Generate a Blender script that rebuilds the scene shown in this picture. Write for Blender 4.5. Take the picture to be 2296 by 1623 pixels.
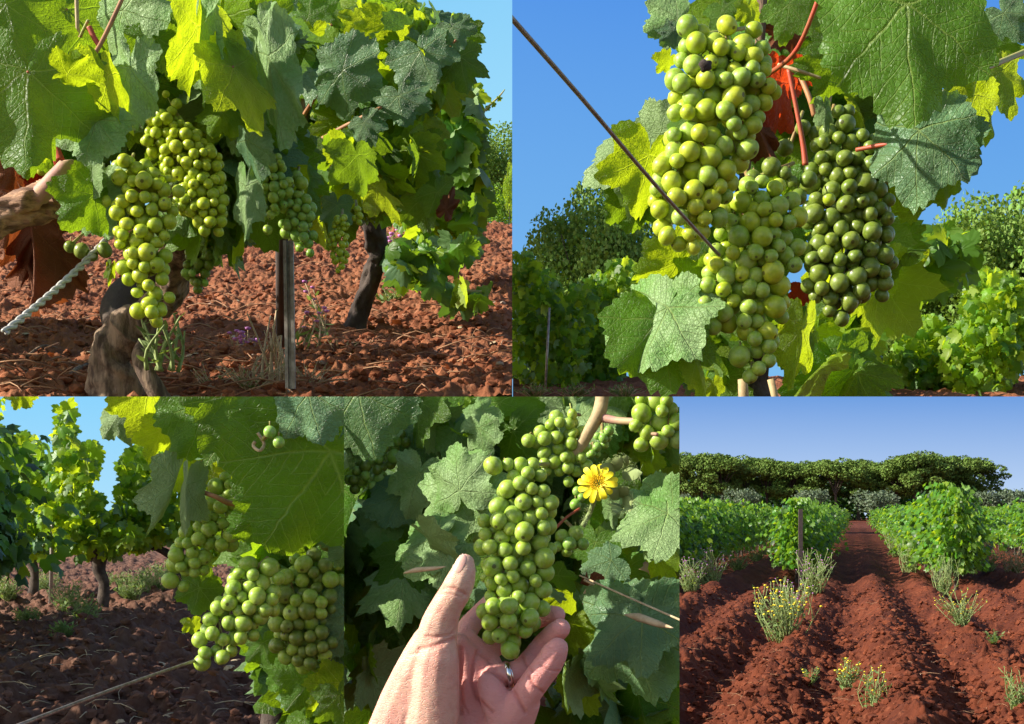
import bpy, bmesh, math, random
import numpy as np
from mathutils import Vector, Matrix

# ------------------------------------------------------------------ camera, world, sun, exposure
S = bpy.context.scene
for o in list(bpy.data.objects):
    bpy.data.objects.remove(o)
R = math.radians
EYE = 1.5                     # eye height above the vineyard floor
F = 3000.0                    # focal length counted in photo pixels (photo counted as 2296 x 1623)
CX, HY = 1148.0, 1150.0       # optical axis column and the row of the true horizon
cd = bpy.data.cameras.new('camera')
cam = bpy.data.objects.new('camera', cd)
S.collection.objects.link(cam)
cam.location = (0, 0, EYE)
cam.rotation_euler = (R(90), 0, 0)
cd.sensor_width = 36.0
cd.lens = 36.0 * F / 2296.0
cd.shift_y = (HY - 811.5) / 2296.0
cd.clip_start = 0.02
cd.clip_end = 2000.0
S.camera = cam

SUN_EL, SUN_FWD = R(30), R(11)
SD = Vector((-math.cos(SUN_EL) * math.cos(SUN_FWD), -math.cos(SUN_EL) * math.sin(SUN_FWD), math.sin(SUN_EL)))
W = bpy.data.worlds.new('World')
S.world = W
W.use_nodes = True
wt = W.node_tree
sky_tex = wt.nodes.new('ShaderNodeTexSky')
sky_tex.sky_type = 'NISHITA'
sky_tex.sun_disc = False
sky_tex.sun_elevation = SUN_EL
sky_tex.sun_rotation = math.atan2(SD.x, SD.y)
bg = wt.nodes['Background']
wt.links.new(sky_tex.outputs[0], bg.inputs[0])
bg.inputs[1].default_value = 0.10
ld = bpy.data.lights.new('sun', 'SUN')
ld.energy = 5.0
ld.angle = R(0.5)
ld.color = (1.0, 0.93, 0.80)
sun = bpy.data.objects.new('sun', ld)
S.collection.objects.link(sun)
sun.rotation_euler = SD.to_track_quat('Z', 'Y').to_euler()
S.view_settings.view_transform = 'Standard'
S.view_settings.look = 'None'
S.view_settings.exposure = 0.84
S.view_settings.gamma = 1.0
S.render.engine = 'CYCLES'
S.cycles.max_bounces = 8
S.cycles.transparent_max_bounces = 8

COL = S.collection
RNG = random.Random(7)

# ------------------------------------------------------------------ helpers
def P(px, py, d):
    """point that lies d metres in front of the eye, in the direction of photo pixel px, py"""
    return Vector(((px - CX) / F * d, d, EYE + (HY - py) / F * d))

def px_of(co):
    y = max(co[1], 1e-4)
    return CX + co[0] / y * F, HY - (co[2] - EYE) / y * F

def tag(o, label=None, cat=None, group=None, kind=None):
    if label: o['label'] = label
    if cat: o['category'] = cat
    if group: o['group'] = group
    if kind: o['kind'] = kind
    return o

def empty(name, loc, label=None, cat=None, group=None):
    o = bpy.data.objects.new(name, None)
    COL.objects.link(o)
    o.location = loc
    o.empty_display_size = 0.05
    return tag(o, label, cat, group)

def attach(ch, root):
    ch.parent = root
    ch.matrix_parent_inverse = Matrix.Translation(-Vector(root.location))
    return ch

def mesh_obj(name, verts, faces, mats, uv=None, midx=None, parent=None, smooth=True, link=True):
    me = bpy.data.meshes.new(name)
    verts = np.asarray(verts, dtype=np.float64)
    me.from_pydata(verts.tolist(), [], faces if isinstance(faces, list) else faces.tolist())
    for m in (mats if isinstance(mats, (list, tuple)) else [mats]):
        me.materials.append(m)
    if midx is not None:
        me.polygons.foreach_set('material_index', np.asarray(midx, dtype=np.int32))
    if uv is not None:
        lay = me.uv_layers.new(name='UVMap')
        li = np.zeros(len(me.loops), dtype=np.int32)
        me.loops.foreach_get('vertex_index', li)
        lay.data.foreach_set('uv', np.asarray(uv, dtype=np.float32)[li].ravel())
    if smooth:
        me.polygons.foreach_set('use_smooth', np.ones(len(me.polygons), dtype=bool))
    me.update()
    o = bpy.data.objects.new(name, me)
    if link: COL.objects.link(o)
    if parent is not None: attach(o, parent)
    return o

# every one of the five places has its own bounds, in photo pixels
BOUNDS = {1: (-900, 1148.5, -900, 889), 2: (1148.5, 3200, -900, 889), 3: (-900, 771.5, 889, 2500), 4: (771.5, 1523.5, 889, 2500), 5: (1523.5, 3200, 889, 2500)}

def trim(o, bay):
    """trim a mesh object where its place ends"""
    x0, x1, y0, y1 = BOUNDS[bay]
    M = o.matrix_basis.copy()
    me = o.data
    n = len(me.vertices)
    if n == 0: return True
    co = np.empty(n * 3); me.vertices.foreach_get('co', co); co = co.reshape(-1, 3)
    A = np.array(M); co = co @ A[:3, :3].T + A[:3, 3]
    px = CX + co[:, 0] / co[:, 1] * F; py = HY - (co[:, 2] - EYE) / co[:, 1] * F
    if px.max() < x0 or px.min() > x1 or py.max() < y0 or py.min() > y1:
        return False
    cuts = []
    if px.min() < x0: cuts.append(Vector((1, -(x0 - CX) / F, 0)))
    if px.max() > x1: cuts.append(Vector((-1, (x1 - CX) / F, 0)))
    if py.min() < y0: cuts.append(Vector((0, (HY - y0) / F, -1)))
    if py.max() > y1: cuts.append(Vector((0, -(HY - y1) / F, 1)))
    if not cuts: return True
    bm = bmesh.new(); bm.from_mesh(me); bm.transform(M)
    for nn in cuts:
        bmesh.ops.bisect_plane(bm, geom=bm.verts[:] + bm.edges[:] + bm.faces[:], plane_co=(0, 0, EYE), plane_no=nn, clear_inner=True)
    if not bm.faces:
        bm.free(); return False
    nm = me.copy(); bm.to_mesh(nm); bm.free()
    o.data = nm
    o.matrix_basis = Matrix.Identity(4)
    return True

def trimmed(o, bay):
    if bay and not trim(o, bay):
        bpy.data.objects.remove(o); return None
    return o

def vnoise(x, y, seed=0):
    xi = np.floor(x).astype(np.int64); yi = np.floor(y).astype(np.int64)
    fx = x - xi; fy = y - yi
    fx = fx * fx * (3 - 2 * fx); fy = fy * fy * (3 - 2 * fy)
    def h(a, b):
        n = (a * 374761393 + b * 668265263 + seed * 1442695041) & 0xffffffff
        n = ((n ^ (n >> 13)) * 1274126177) & 0xffffffff
        return ((n ^ (n >> 16)) & 0xffff) / 65535.0
    return (h(xi, yi) * (1 - fx) + h(xi + 1, yi) * fx) * (1 - fy) + (h(xi, yi + 1) * (1 - fx) + h(xi + 1, yi + 1) * fx) * fy

def fbm(x, y, octv, seed=0, ridge=False):
    s = np.zeros_like(x); a = 1.0; t = 0
    for k in range(octv):
        v = vnoise(x * 2 ** k, y * 2 ** k, seed + k)
        if ridge: v = 1 - np.abs(2 * v - 1)
        s += a * v; t += a; a *= 0.5
    return s / t

def tube_arrays(pts, radii, nseg=10, rough=0.0, seed=0, twist=0.0):
    pts = [Vector(p) for p in pts]
    n = len(pts)
    if not isinstance(radii, (list, tuple, np.ndarray)): radii = [radii] * n
    rr = random.Random(seed)
    V = []; Fc = []
    up = Vector((0.13, 0.2, 1)).normalized()
    prev = None
    if rough > .05:
        ii, kk = np.meshgrid(np.arange(n), np.arange(nseg) * 2 * math.pi / nseg, indexing='ij')
        cx_, sx_ = np.cos(kk), np.sin(kk)
        GN = (fbm(cx_ * 1.3 + ii * .16 + 50 + seed, sx_ * 1.3 + ii * .07 + 50, 3, seed) - .5) * 3.2
        GN = GN + (fbm(kk * 5 / 3.1416 * 1.0 + 9, ii * .10 + 5 + seed, 2, seed + 9, True) - .5) * 1.3 * np.minimum(1, np.minimum(kk, 2 * math.pi - kk) * 2)
    for i, p in enumerate(pts):
        t = (pts[min(i + 1, n - 1)] - pts[max(i - 1, 0)]).normalized()
        a = up.cross(t) if prev is None else prev - t * prev.dot(t)
        if a.length < 1e-6: a = t.orthogonal()
        a.normalize(); prev = a; b = t.cross(a)
        for k in range(nseg):
            th = 2 * math.pi * k / nseg + twist * i
            r = radii[i] * (1 + (rough * GN[i, k] if rough > .05 else rough * rr.uniform(-.5, .5)))
            V.append(p + a * math.cos(th) * r + b * math.sin(th) * r)
    for i in range(n - 1):
        for k in range(nseg):
            k2 = (k + 1) % nseg
            Fc.append((i * nseg + k, i * nseg + k2, (i + 1) * nseg + k2, (i + 1) * nseg + k))
    Fc.append(tuple(range(nseg - 1, -1, -1)))
    Fc.append(tuple((n - 1) * nseg + k for k in range(nseg)))
    return [tuple(v) for v in V], Fc

def smooth_path(pts, radii, k=6):
    """Catmull-Rom through the points"""
    P_ = [Vector(p) for p in pts]
    n = len(P_); out = []; ro = []
    for i in range(n - 1):
        p0, p1, p2, p3 = P_[max(i - 1, 0)], P_[i], P_[i + 1], P_[min(i + 2, n - 1)]
        for j in range(k):
            t = j / k
            out.append(0.5 * ((2 * p1) + (p2 - p0) * t + (2 * p0 - 5 * p1 + 4 * p2 - p3) * t * t + (3 * p1 - p0 - 3 * p2 + p3) * t ** 3))
            ro.append(radii[i] * (1 - t) + radii[i + 1] * t)
    out.append(P_[-1]); ro.append(radii[-1])
    return out, ro

class MB:
    def __init__(s): s.v = []; s.f = []; s.uv = []; s.m = []
    def add(s, v, f, uv=None, m=0):
        o = len(s.v); s.v.extend([tuple(q) for q in v]); s.f.extend([tuple(i + o for i in q) for q in f])
        s.uv.extend(uv if uv is not None else [(0, 0)] * len(v)); s.m.extend([m] * len(f))
    def tube(s, pts, radii, nseg=8, rough=0, seed=0, k=4, m=0):
        if not isinstance(radii, (list, tuple)): radii = [radii] * len(pts)
        p, r = smooth_path(pts, radii, k) if len(pts) > 2 else (pts, radii)
        v, f = tube_arrays(p, r, nseg, rough, seed); s.add(v, f, None, m)
    def build(s, name, mats, parent=None, smooth=True):
        return mesh_obj(name, s.v, s.f, mats, s.uv, s.m, parent, smooth)

# ------------------------------------------------------------------ materials
def newmat(name):
    m = bpy.data.materials.new(name); m.use_nodes = True
    nt = m.node_tree
    return m, nt, nt.nodes['Principled BSDF'], nt.nodes['Material Output']

def N(nt, typ, **kw):
    n = nt.nodes.new(typ)
    for k, v in kw.items():
        if k == 'inp':
            for kk, vv in v.items():
                if hasattr(vv, 'is_linked') or isinstance(vv, bpy.types.NodeSocket): nt.links.new(vv, n.inputs[kk])
                else: n.inputs[kk].default_value = vv
        else: setattr(n, k, v)
    return n

def math_(nt, op, a, b=None, c=None, clamp=False):
    n = nt.nodes.new('ShaderNodeMath'); n.operation = op; n.use_clamp = clamp
    for i, v in enumerate((a, b, c)):
        if v is None: continue
        if isinstance(v, bpy.types.NodeSocket): nt.links.new(v, n.inputs[i])
        else: n.inputs[i].default_value = v
    return n.outputs[0]

def mixc(nt, fac, a, b, blend='MIX'):
    n = nt.nodes.new('ShaderNodeMix'); n.data_type = 'RGBA'; n.blend_type = blend
    for i, v in ((0, fac), (6, a), (7, b)):
        if isinstance(v, bpy.types.NodeSocket): nt.links.new(v, n.inputs[i])
        elif i == 0: n.inputs[0].default_value = v
        else: n.inputs[i].default_value = (*v, 1) if len(v) == 3 else v
    return n.outputs[2]

def maprange(nt, v, a, b, c=0.0, d=1.0, smooth=True):
    n = nt.nodes.new('ShaderNodeMapRange'); n.clamp = True
    if smooth: n.interpolation_type = 'SMOOTHSTEP'
    nt.links.new(v, n.inputs[0])
    for i, q in enumerate((a, b, c, d)): n.inputs[i + 1].default_value = q
    return n.outputs[0]

def noise(nt, vec, scale, detail=3, rough=0.55):
    n = nt.nodes.new('ShaderNodeTexNoise'); n.inputs['Scale'].default_value = scale
    n.inputs['Detail'].default_value = detail; n.inputs['Roughness'].default_value = rough
    if vec is not None: nt.links.new(vec, n.inputs['Vector'])
    return n.outputs[0]

def vein_group():
    g = bpy.data.node_groups.new('vein_field', 'ShaderNodeTree')
    g.interface.new_socket('UV', in_out='INPUT', socket_type='NodeSocketVector')
    for nm in ('Main', 'Side'): g.interface.new_socket(nm, in_out='OUTPUT', socket_type='NodeSocketFloat')
    gi = g.nodes.new('NodeGroupInput'); go = g.nodes.new('NodeGroupOutput')
    sp = g.nodes.new('ShaderNodeSeparateXYZ'); g.links.new(gi.outputs[0], sp.inputs[0])
    u, v = sp.outputs[0], sp.outputs[1]
    main = None; best = None; chev = None
    for a in (0, 50, -50, 104, -104):
        sa, ca = math.sin(R(a)), math.cos(R(a))
        s = math_(g, 'ADD', math_(g, 'MULTIPLY', u, sa), math_(g, 'MULTIPLY', v, ca))
        t = math_(g, 'ABSOLUTE', math_(g, 'SUBTRACT', math_(g, 'MULTIPLY', u, ca), math_(g, 'MULTIPLY', v, sa)))
        w = math_(g, 'MULTIPLY_ADD', s, -0.013, 0.019)
        q = math_(g, 'SUBTRACT', 1.0, math_(g, 'DIVIDE', t, math_(g, 'MAXIMUM', w, 0.004)), clamp=True)
        q = math_(g, 'MULTIPLY', q, math_(g, 'GREATER_THAN', s, 0.0))
        main = q if main is None else math_(g, 'MAXIMUM', main, q)
        rat = math_(g, 'DIVIDE', t, math_(g, 'MAXIMUM', s, 0.001))
        c = math_(g, 'MULTIPLY_ADD', t, -0.85, s)
        if best is None: best, chev = rat, c
        else:
            lt = math_(g, 'LESS_THAN', rat, best)
            chev = math_(g, 'ADD', math_(g, 'MULTIPLY', chev, math_(g, 'SUBTRACT', 1.0, lt)), math_(g, 'MULTIPLY', c, lt))
            best = math_(g, 'MINIMUM', best, rat)
    fr = math_(g, 'ABSOLUTE', math_(g, 'SUBTRACT', math_(g, 'FRACT', math_(g, 'MULTIPLY', chev, 8.5)), 0.5))
    side = math_(g, 'SUBTRACT', 1.0, math_(g, 'MULTIPLY', fr, 13.0), clamp=True)
    g.links.new(main, go.inputs[0]); g.links.new(side, go.inputs[1])
    return g
VG = vein_group()

def leaf_mat(name, top, under, glow, dust=0.0, rough=0.42, trans=0.42, mottled=0.25, veincol=(0.30, 0.38, 0.10), simple=False):
    m, nt, bs, out = newmat(name)
    geo = N(nt, 'ShaderNodeNewGeometry'); tc = N(nt, 'ShaderNodeTexCoord')
    isl = geo.outputs['Random Per Island']
    n1 = noise(nt, geo.outputs['Position'], 28 if not simple else 9, 3)
    c = mixc(nt, maprange(nt, n1, .35, .7), top, tuple(q * (1 - mottled) for q in top))
    hs = N(nt, 'ShaderNodeHueSaturation')
    nt.links.new(c, hs.inputs['Color'])
    nt.links.new(math_(nt, 'MULTIPLY_ADD', isl, 0.035, 0.484), hs.inputs['Hue'])
    nt.links.new(math_(nt, 'MULTIPLY_ADD', isl, 0.5, 0.75), hs.inputs['Value'])
    c = hs.outputs[0]
    height = None
    if not simple:
        vg = N(nt, 'ShaderNodeGroup', node_tree=VG)
        oi = N(nt, 'ShaderNodeObjectInfo'); cb = N(nt, 'ShaderNodeCombineXYZ'); nt.links.new(math_(nt, 'MULTIPLY', math_(nt, 'ADD', oi.outputs['Random'], isl), 31.0), cb.inputs[2])
        av = N(nt, 'ShaderNodeVectorMath', operation='ADD'); nt.links.new(tc.outputs['UV'], av.inputs[0]); nt.links.new(cb.outputs[0], av.inputs[1])
        wn = N(nt, 'ShaderNodeTexNoise'); wn.inputs['Scale'].default_value = 3.2; wn.inputs['Detail'].default_value = 2; nt.links.new(av.outputs[0], wn.inputs['Vector'])
        sb = N(nt, 'ShaderNodeVectorMath', operation='SUBTRACT'); nt.links.new(wn.outputs['Color'], sb.inputs[0]); sb.inputs[1].default_value = (.5, .5, .5)
        sc_ = N(nt, 'ShaderNodeVectorMath', operation='SCALE'); nt.links.new(sb.outputs[0], sc_.inputs[0]); sc_.inputs['Scale'].default_value = .11
        uvw = N(nt, 'ShaderNodeVectorMath', operation='ADD'); nt.links.new(tc.outputs['UV'], uvw.inputs[0]); nt.links.new(sc_.outputs[0], uvw.inputs[1])
        nt.links.new(uvw.outputs[0], vg.inputs[0])
        vo = N(nt, 'ShaderNodeTexVoronoi', feature='DISTANCE_TO_EDGE'); vo.inputs['Scale'].default_value = 24
        nt.links.new(tc.outputs['UV'], vo.inputs['Vector'])
        tert = maprange(nt, vo.outputs['Distance'], 0.0, 0.09, 1, 0)
        vein = math_(nt, 'MAXIMUM', vg.outputs[0], math_(nt, 'MULTIPLY', vg.outputs[1], 0.5))
        c = mixc(nt, math_(nt, 'MULTIPLY', vein, 0.75), c, veincol)
        c = mixc(nt, math_(nt, 'MULTIPLY', tert, 0.13), c, veincol)
        height = math_(nt, 'ADD', math_(nt, 'MULTIPLY', vein, -1.0), math_(nt, 'MULTIPLY', tert, -0.35))
        blot = noise(nt, tc.outputs['UV'], 5, 4, .7)
    if dust > 0:
        dn = noise(nt, geo.outputs['Position'], 320 if not simple else 30, 2, .7)
        dn2 = noise(nt, geo.outputs['Position'], 22, 2, .6)
        f = math_(nt, 'MULTIPLY', maprange(nt, math_(nt, 'ADD', math_(nt, 'MULTIPLY', dn, .5), math_(nt, 'MULTIPLY', dn2, 1.2)), .55, 1.05), dust)
        c = mixc(nt, f, c, (0.35, 0.50, 0.22))
    cu = mixc(nt, geo.outputs['Backfacing'], c, under)
    if not simple:
        cu = mixc(nt, math_(nt, 'MULTIPLY', math_(nt, 'MULTIPLY', vein, geo.outputs['Backfacing']), 0.5), cu, tuple(min(1, q * 1.7) for q in under))
        spots = maprange(nt, blot, .70, .76)
        cu = mixc(nt, math_(nt, 'MULTIPLY', spots, .55), cu, (.22, .13, .04))
    nt.links.new(cu, bs.inputs['Base Color'])
    bs.inputs['Roughness'].default_value = rough
    bs.inputs['Specular IOR Level'].default_value = 0.32
    tr = N(nt, 'ShaderNodeBsdfTranslucent')
    g2 = mixc(nt, maprange(nt, n1, .3, .75), glow, tuple(q * .75 for q in glow))
    if not simple: g2 = mixc(nt, math_(nt, 'MULTIPLY', vein, .6), g2, tuple(min(1, q * 1.25 + .04) for q in glow))
    nt.links.new(g2, tr.inputs['Color'])
    if height is not None:
        bp = N(nt, 'ShaderNodeBump'); bp.inputs['Strength'].default_value = 0.8; bp.inputs['Distance'].default_value = 0.0015
        pk = noise(nt, tc.outputs['UV'], 13, 2)
        nt.links.new(math_(nt, 'ADD', height, math_(nt, 'MULTIPLY', pk, 1.6)), bp.inputs['Height'])
        nt.links.new(bp.outputs[0], bs.inputs['Normal']); nt.links.new(bp.outputs[0], tr.inputs['Normal'])
    mx = N(nt, 'ShaderNodeMixShader'); mx.inputs[0].default_value = trans
    nt.links.new(bs.outputs[0], mx.inputs[1]); nt.links.new(tr.outputs[0], mx.inputs[2])
    nt.links.new(mx.outputs[0], out.inputs[0])
    return m

LM = {
    'g': leaf_mat('vine_leaf', (.085, .20, .018), (.18, .30, .08), (.42, .66, .015), trans=.45),
    'd': leaf_mat('vine_leaf_dusted', (.17, .35, .075), (.26, .38, .15), (.30, .48, .05), dust=.75, rough=.5, trans=.28),
    't': leaf_mat('vine_leaf_bluish', (.09, .21, .10), (.19, .30, .13), (.24, .46, .03), dust=.28, rough=.36, trans=.3),
    'y': leaf_mat('vine_leaf_yellow_green', (.22, .38, .02), (.34, .44, .06), (.66, .82, .015), trans=.58),
    'r': leaf_mat('vine_leaf_red', (.50, .045, .012), (.45, .08, .03), (.95, .09, .01), trans=.6, veincol=(.6, .16, .03)),
    'b': leaf_mat('vine_leaf_withered', (.20, .065, .028), (.24, .09, .04), (.38, .09, .02), trans=.3, rough=.75, veincol=(.28, .11, .045)),
}
LS = {
    'g': leaf_mat('foliage_green', (.085, .20, .02), (.16, .27, .07), (.40, .64, .02), simple=True, trans=.45),
    'd': leaf_mat('foliage_dusted', (.14, .26, .09), (.22, .34, .14), (.28, .46, .05), dust=.5, simple=True, trans=.3),
    't': leaf_mat('foliage_bluish', (.07, .17, .075), (.17, .28, .12), (.22, .44, .03), dust=.25, simple=True, trans=.3),
    'y': leaf_mat('foliage_light', (.20, .36, .02), (.30, .41, .07), (.64, .80, .02), simple=True, trans=.55),
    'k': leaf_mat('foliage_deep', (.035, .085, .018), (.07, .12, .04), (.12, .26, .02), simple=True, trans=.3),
    'v': leaf_mat('foliage_row', (.10, .24, .022), (.17, .30, .07), (.34, .60, .02), simple=True, trans=.42, rough=.38),
    'f': leaf_mat('foliage_far_tree', (.17, .29, .04), (.18, .28, .06), (.40, .60, .03), simple=True, trans=.2, rough=.6),
    'p': leaf_mat('foliage_pine', (.135, .215, .032), (.11, .18, .03), (.16, .2, .02), simple=True, trans=.12, rough=.75),
    'o': leaf_mat('foliage_olive', (.13, .18, .10), (.17, .21, .14), (.22, .3, .1), simple=True, trans=.2, rough=.6),
    'w': leaf_mat('foliage_weed', (.15, .24, .07), (.2, .28, .11), (.32, .42, .06), simple=True, trans=.35, rough=.6),
}

def grape_mat(name, base, glow, bloom, sss=.55):
    m, nt, bs, out = newmat(name)
    tc = N(nt, 'ShaderNodeTexCoord'); oi = N(nt, 'ShaderNodeObjectInfo'); geo = N(nt, 'ShaderNodeNewGeometry')
    add = N(nt, 'ShaderNodeVectorMath', operation='ADD')
    nt.links.new(tc.outputs['Object'], add.inputs[0])
    sc = math_(nt, 'MULTIPLY', oi.outputs['Random'], 37.0)
    cmb = N(nt, 'ShaderNodeCombineXYZ'); nt.links.new(sc, cmb.inputs[0]); nt.links.new(sc, cmb.inputs[1])
    nt.links.new(cmb.outputs[0], add.inputs[1])
    v = add.outputs[0]
    c = mixc(nt, oi.outputs['Random'], base, glow)
    n1 = noise(nt, v, 1.2, 2)
    c = mixc(nt, maprange(nt, n1, .40, .75), c, tuple(q * .8 for q in base))
    # waxy bloom in patches
    n2 = noise(nt, v, 1.7, 5, .65)
    n3 = noise(nt, v, 24, 2, .6)
    bl = math_(nt, 'MULTIPLY', maprange(nt, math_(nt, 'ADD', n2, math_(nt, 'MULTIPLY', n3, .35)), .52, .95), bloom)
    c = mixc(nt, bl, c, (.50, .58, .27))
    # freckles
    vo = N(nt, 'ShaderNodeTexVoronoi'); vo.inputs['Scale'].default_value = 3.4; nt.links.new(v, vo.inputs['Vector'])
    sp = maprange(nt, vo.outputs['Distance'], .035, .06, 1, 0)
    vo2 = N(nt, 'ShaderNodeTexVoronoi'); vo2.inputs['Scale'].default_value = 11; nt.links.new(v, vo2.inputs['Vector'])
    sp2 = maprange(nt, vo2.outputs['Distance'], .07, .14, 1, 0)
    c = mixc(nt, math_(nt, 'MULTIPLY', sp, .65), c, (.10, .085, .02))
    c = mixc(nt, math_(nt, 'MULTIPLY', sp2, .22), c, (.62, .66, .22))
    # blossom end scar
    sx = N(nt, 'ShaderNodeSeparateXYZ'); nt.links.new(tc.outputs['Object'], sx.inputs[0])
    scar = math_(nt, 'MULTIPLY', maprange(nt, sx.outputs[2], -0.9992, -0.9975, 1, 0), .75)
    c = mixc(nt, scar, c, (.05, .035, .015))
    nt.links.new(c, bs.inputs['Base Color'])
    rg = math_(nt, 'MULTIPLY_ADD', bl, .5, .33)
    nt.links.new(rg, bs.inputs['Roughness'])
    bs.inputs['Specular IOR Level'].default_value = .45
    bs.inputs['Subsurface Weight'].default_value = sss
    bs.inputs['Subsurface Radius'].default_value = (.9, 1.0, .18)
    bs.inputs['Subsurface Scale'].default_value = .0065
    return m
GM = {
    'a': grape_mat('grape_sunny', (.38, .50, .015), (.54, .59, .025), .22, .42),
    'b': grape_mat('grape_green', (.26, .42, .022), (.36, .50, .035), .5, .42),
    'c': grape_mat('grape_shade_tone', (.13, .205, .014), (.20, .26, .022), .25, .35),  # darker grape colour, with the shade of neighbouring bunches put into it
    'e': grape_mat('grape_small', (.22, .42, .05), (.28, .46, .06), .5),
}

def simple_mat(name, col, col2=None, rough=.7, scale=40, bump=0.0, dist=.002, spec=.4, metal=0, stretch=None, sss=0):
    m, nt, bs, out = newmat(name)
    tc = N(nt, 'ShaderNodeTexCoord'); geo = N(nt, 'ShaderNodeNewGeometry')
    v = geo.outputs['Position']
    if stretch:
        mp = N(nt, 'ShaderNodeMapping'); mp.inputs['Scale'].default_value = stretch
        nt.links.new(v, mp.inputs[0]); v = mp.outputs[0]
    n1 = noise(nt, v, scale, 6, .65)
    if col2 is not None:
        nt.links.new(mixc(nt, maprange(nt, n1, .38, .64), col, col2), bs.inputs['Base Color'])
    else: bs.inputs['Base Color'].default_value = (*col, 1)
    bs.inputs['Roughness'].default_value = rough
    bs.inputs['Specular IOR Level'].default_value = spec
    bs.inputs['Metallic'].default_value = metal
    if sss:
        bs.inputs['Subsurface Weight'].default_value = sss
        bs.inputs['Subsurface Scale'].default_value = .005
    if bump:
        bp = N(nt, 'ShaderNodeBump'); bp.inputs['Strength'].default_value = bump; bp.inputs['Distance'].default_value = dist
        nt.links.new(noise(nt, v, scale * 1.7, 7, .7), bp.inputs['Height']); nt.links.new(bp.outputs[0], bs.inputs['Normal'])
    return m

def soil_mat(name, a, b, c, sc, bdist, brown=False):
    m, nt, bs, out = newmat(name)
    geo = N(nt, 'ShaderNodeNewGeometry'); v = geo.outputs['Position']
    n1 = noise(nt, v, sc * .12, 5, .6); n2 = noise(nt, v, sc, 6, .7)
    col = mixc(nt, maprange(nt, n1, .38, .62), a, b)
    col = mixc(nt, maprange(nt, n2, .52, .75), col, c)
    vo = N(nt, 'ShaderNodeTexVoronoi'); vo.inputs['Scale'].default_value = sc * 1.6; nt.links.new(v, vo.inputs['Vector'])
    col = mixc(nt, math_(nt, 'MULTIPLY', vo.outputs['Color'], .35), col, tuple(q * .55 for q in b))
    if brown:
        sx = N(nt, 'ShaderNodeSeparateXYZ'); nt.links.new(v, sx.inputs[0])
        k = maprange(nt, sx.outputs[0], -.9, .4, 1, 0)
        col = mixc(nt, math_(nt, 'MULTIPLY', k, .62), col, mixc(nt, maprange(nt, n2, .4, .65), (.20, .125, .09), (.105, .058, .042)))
    nt.links.new(col, bs.inputs['Base Color']); bs.inputs['Roughness'].default_value = .95
    bs.inputs['Specular IOR Level'].default_value = .15
    h = math_(nt, 'ADD', math_(nt, 'MULTIPLY', vo.outputs['Distance'], -1.0), noise(nt, v, sc * .8, 8, .75))
    bp = N(nt, 'ShaderNodeBump'); bp.inputs['Strength'].default_value = .9; bp.inputs['Distance'].default_value = bdist
    nt.links.new(h, bp.inputs['Height']); nt.links.new(bp.outputs[0], bs.inputs['Normal'])
    return m

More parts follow.
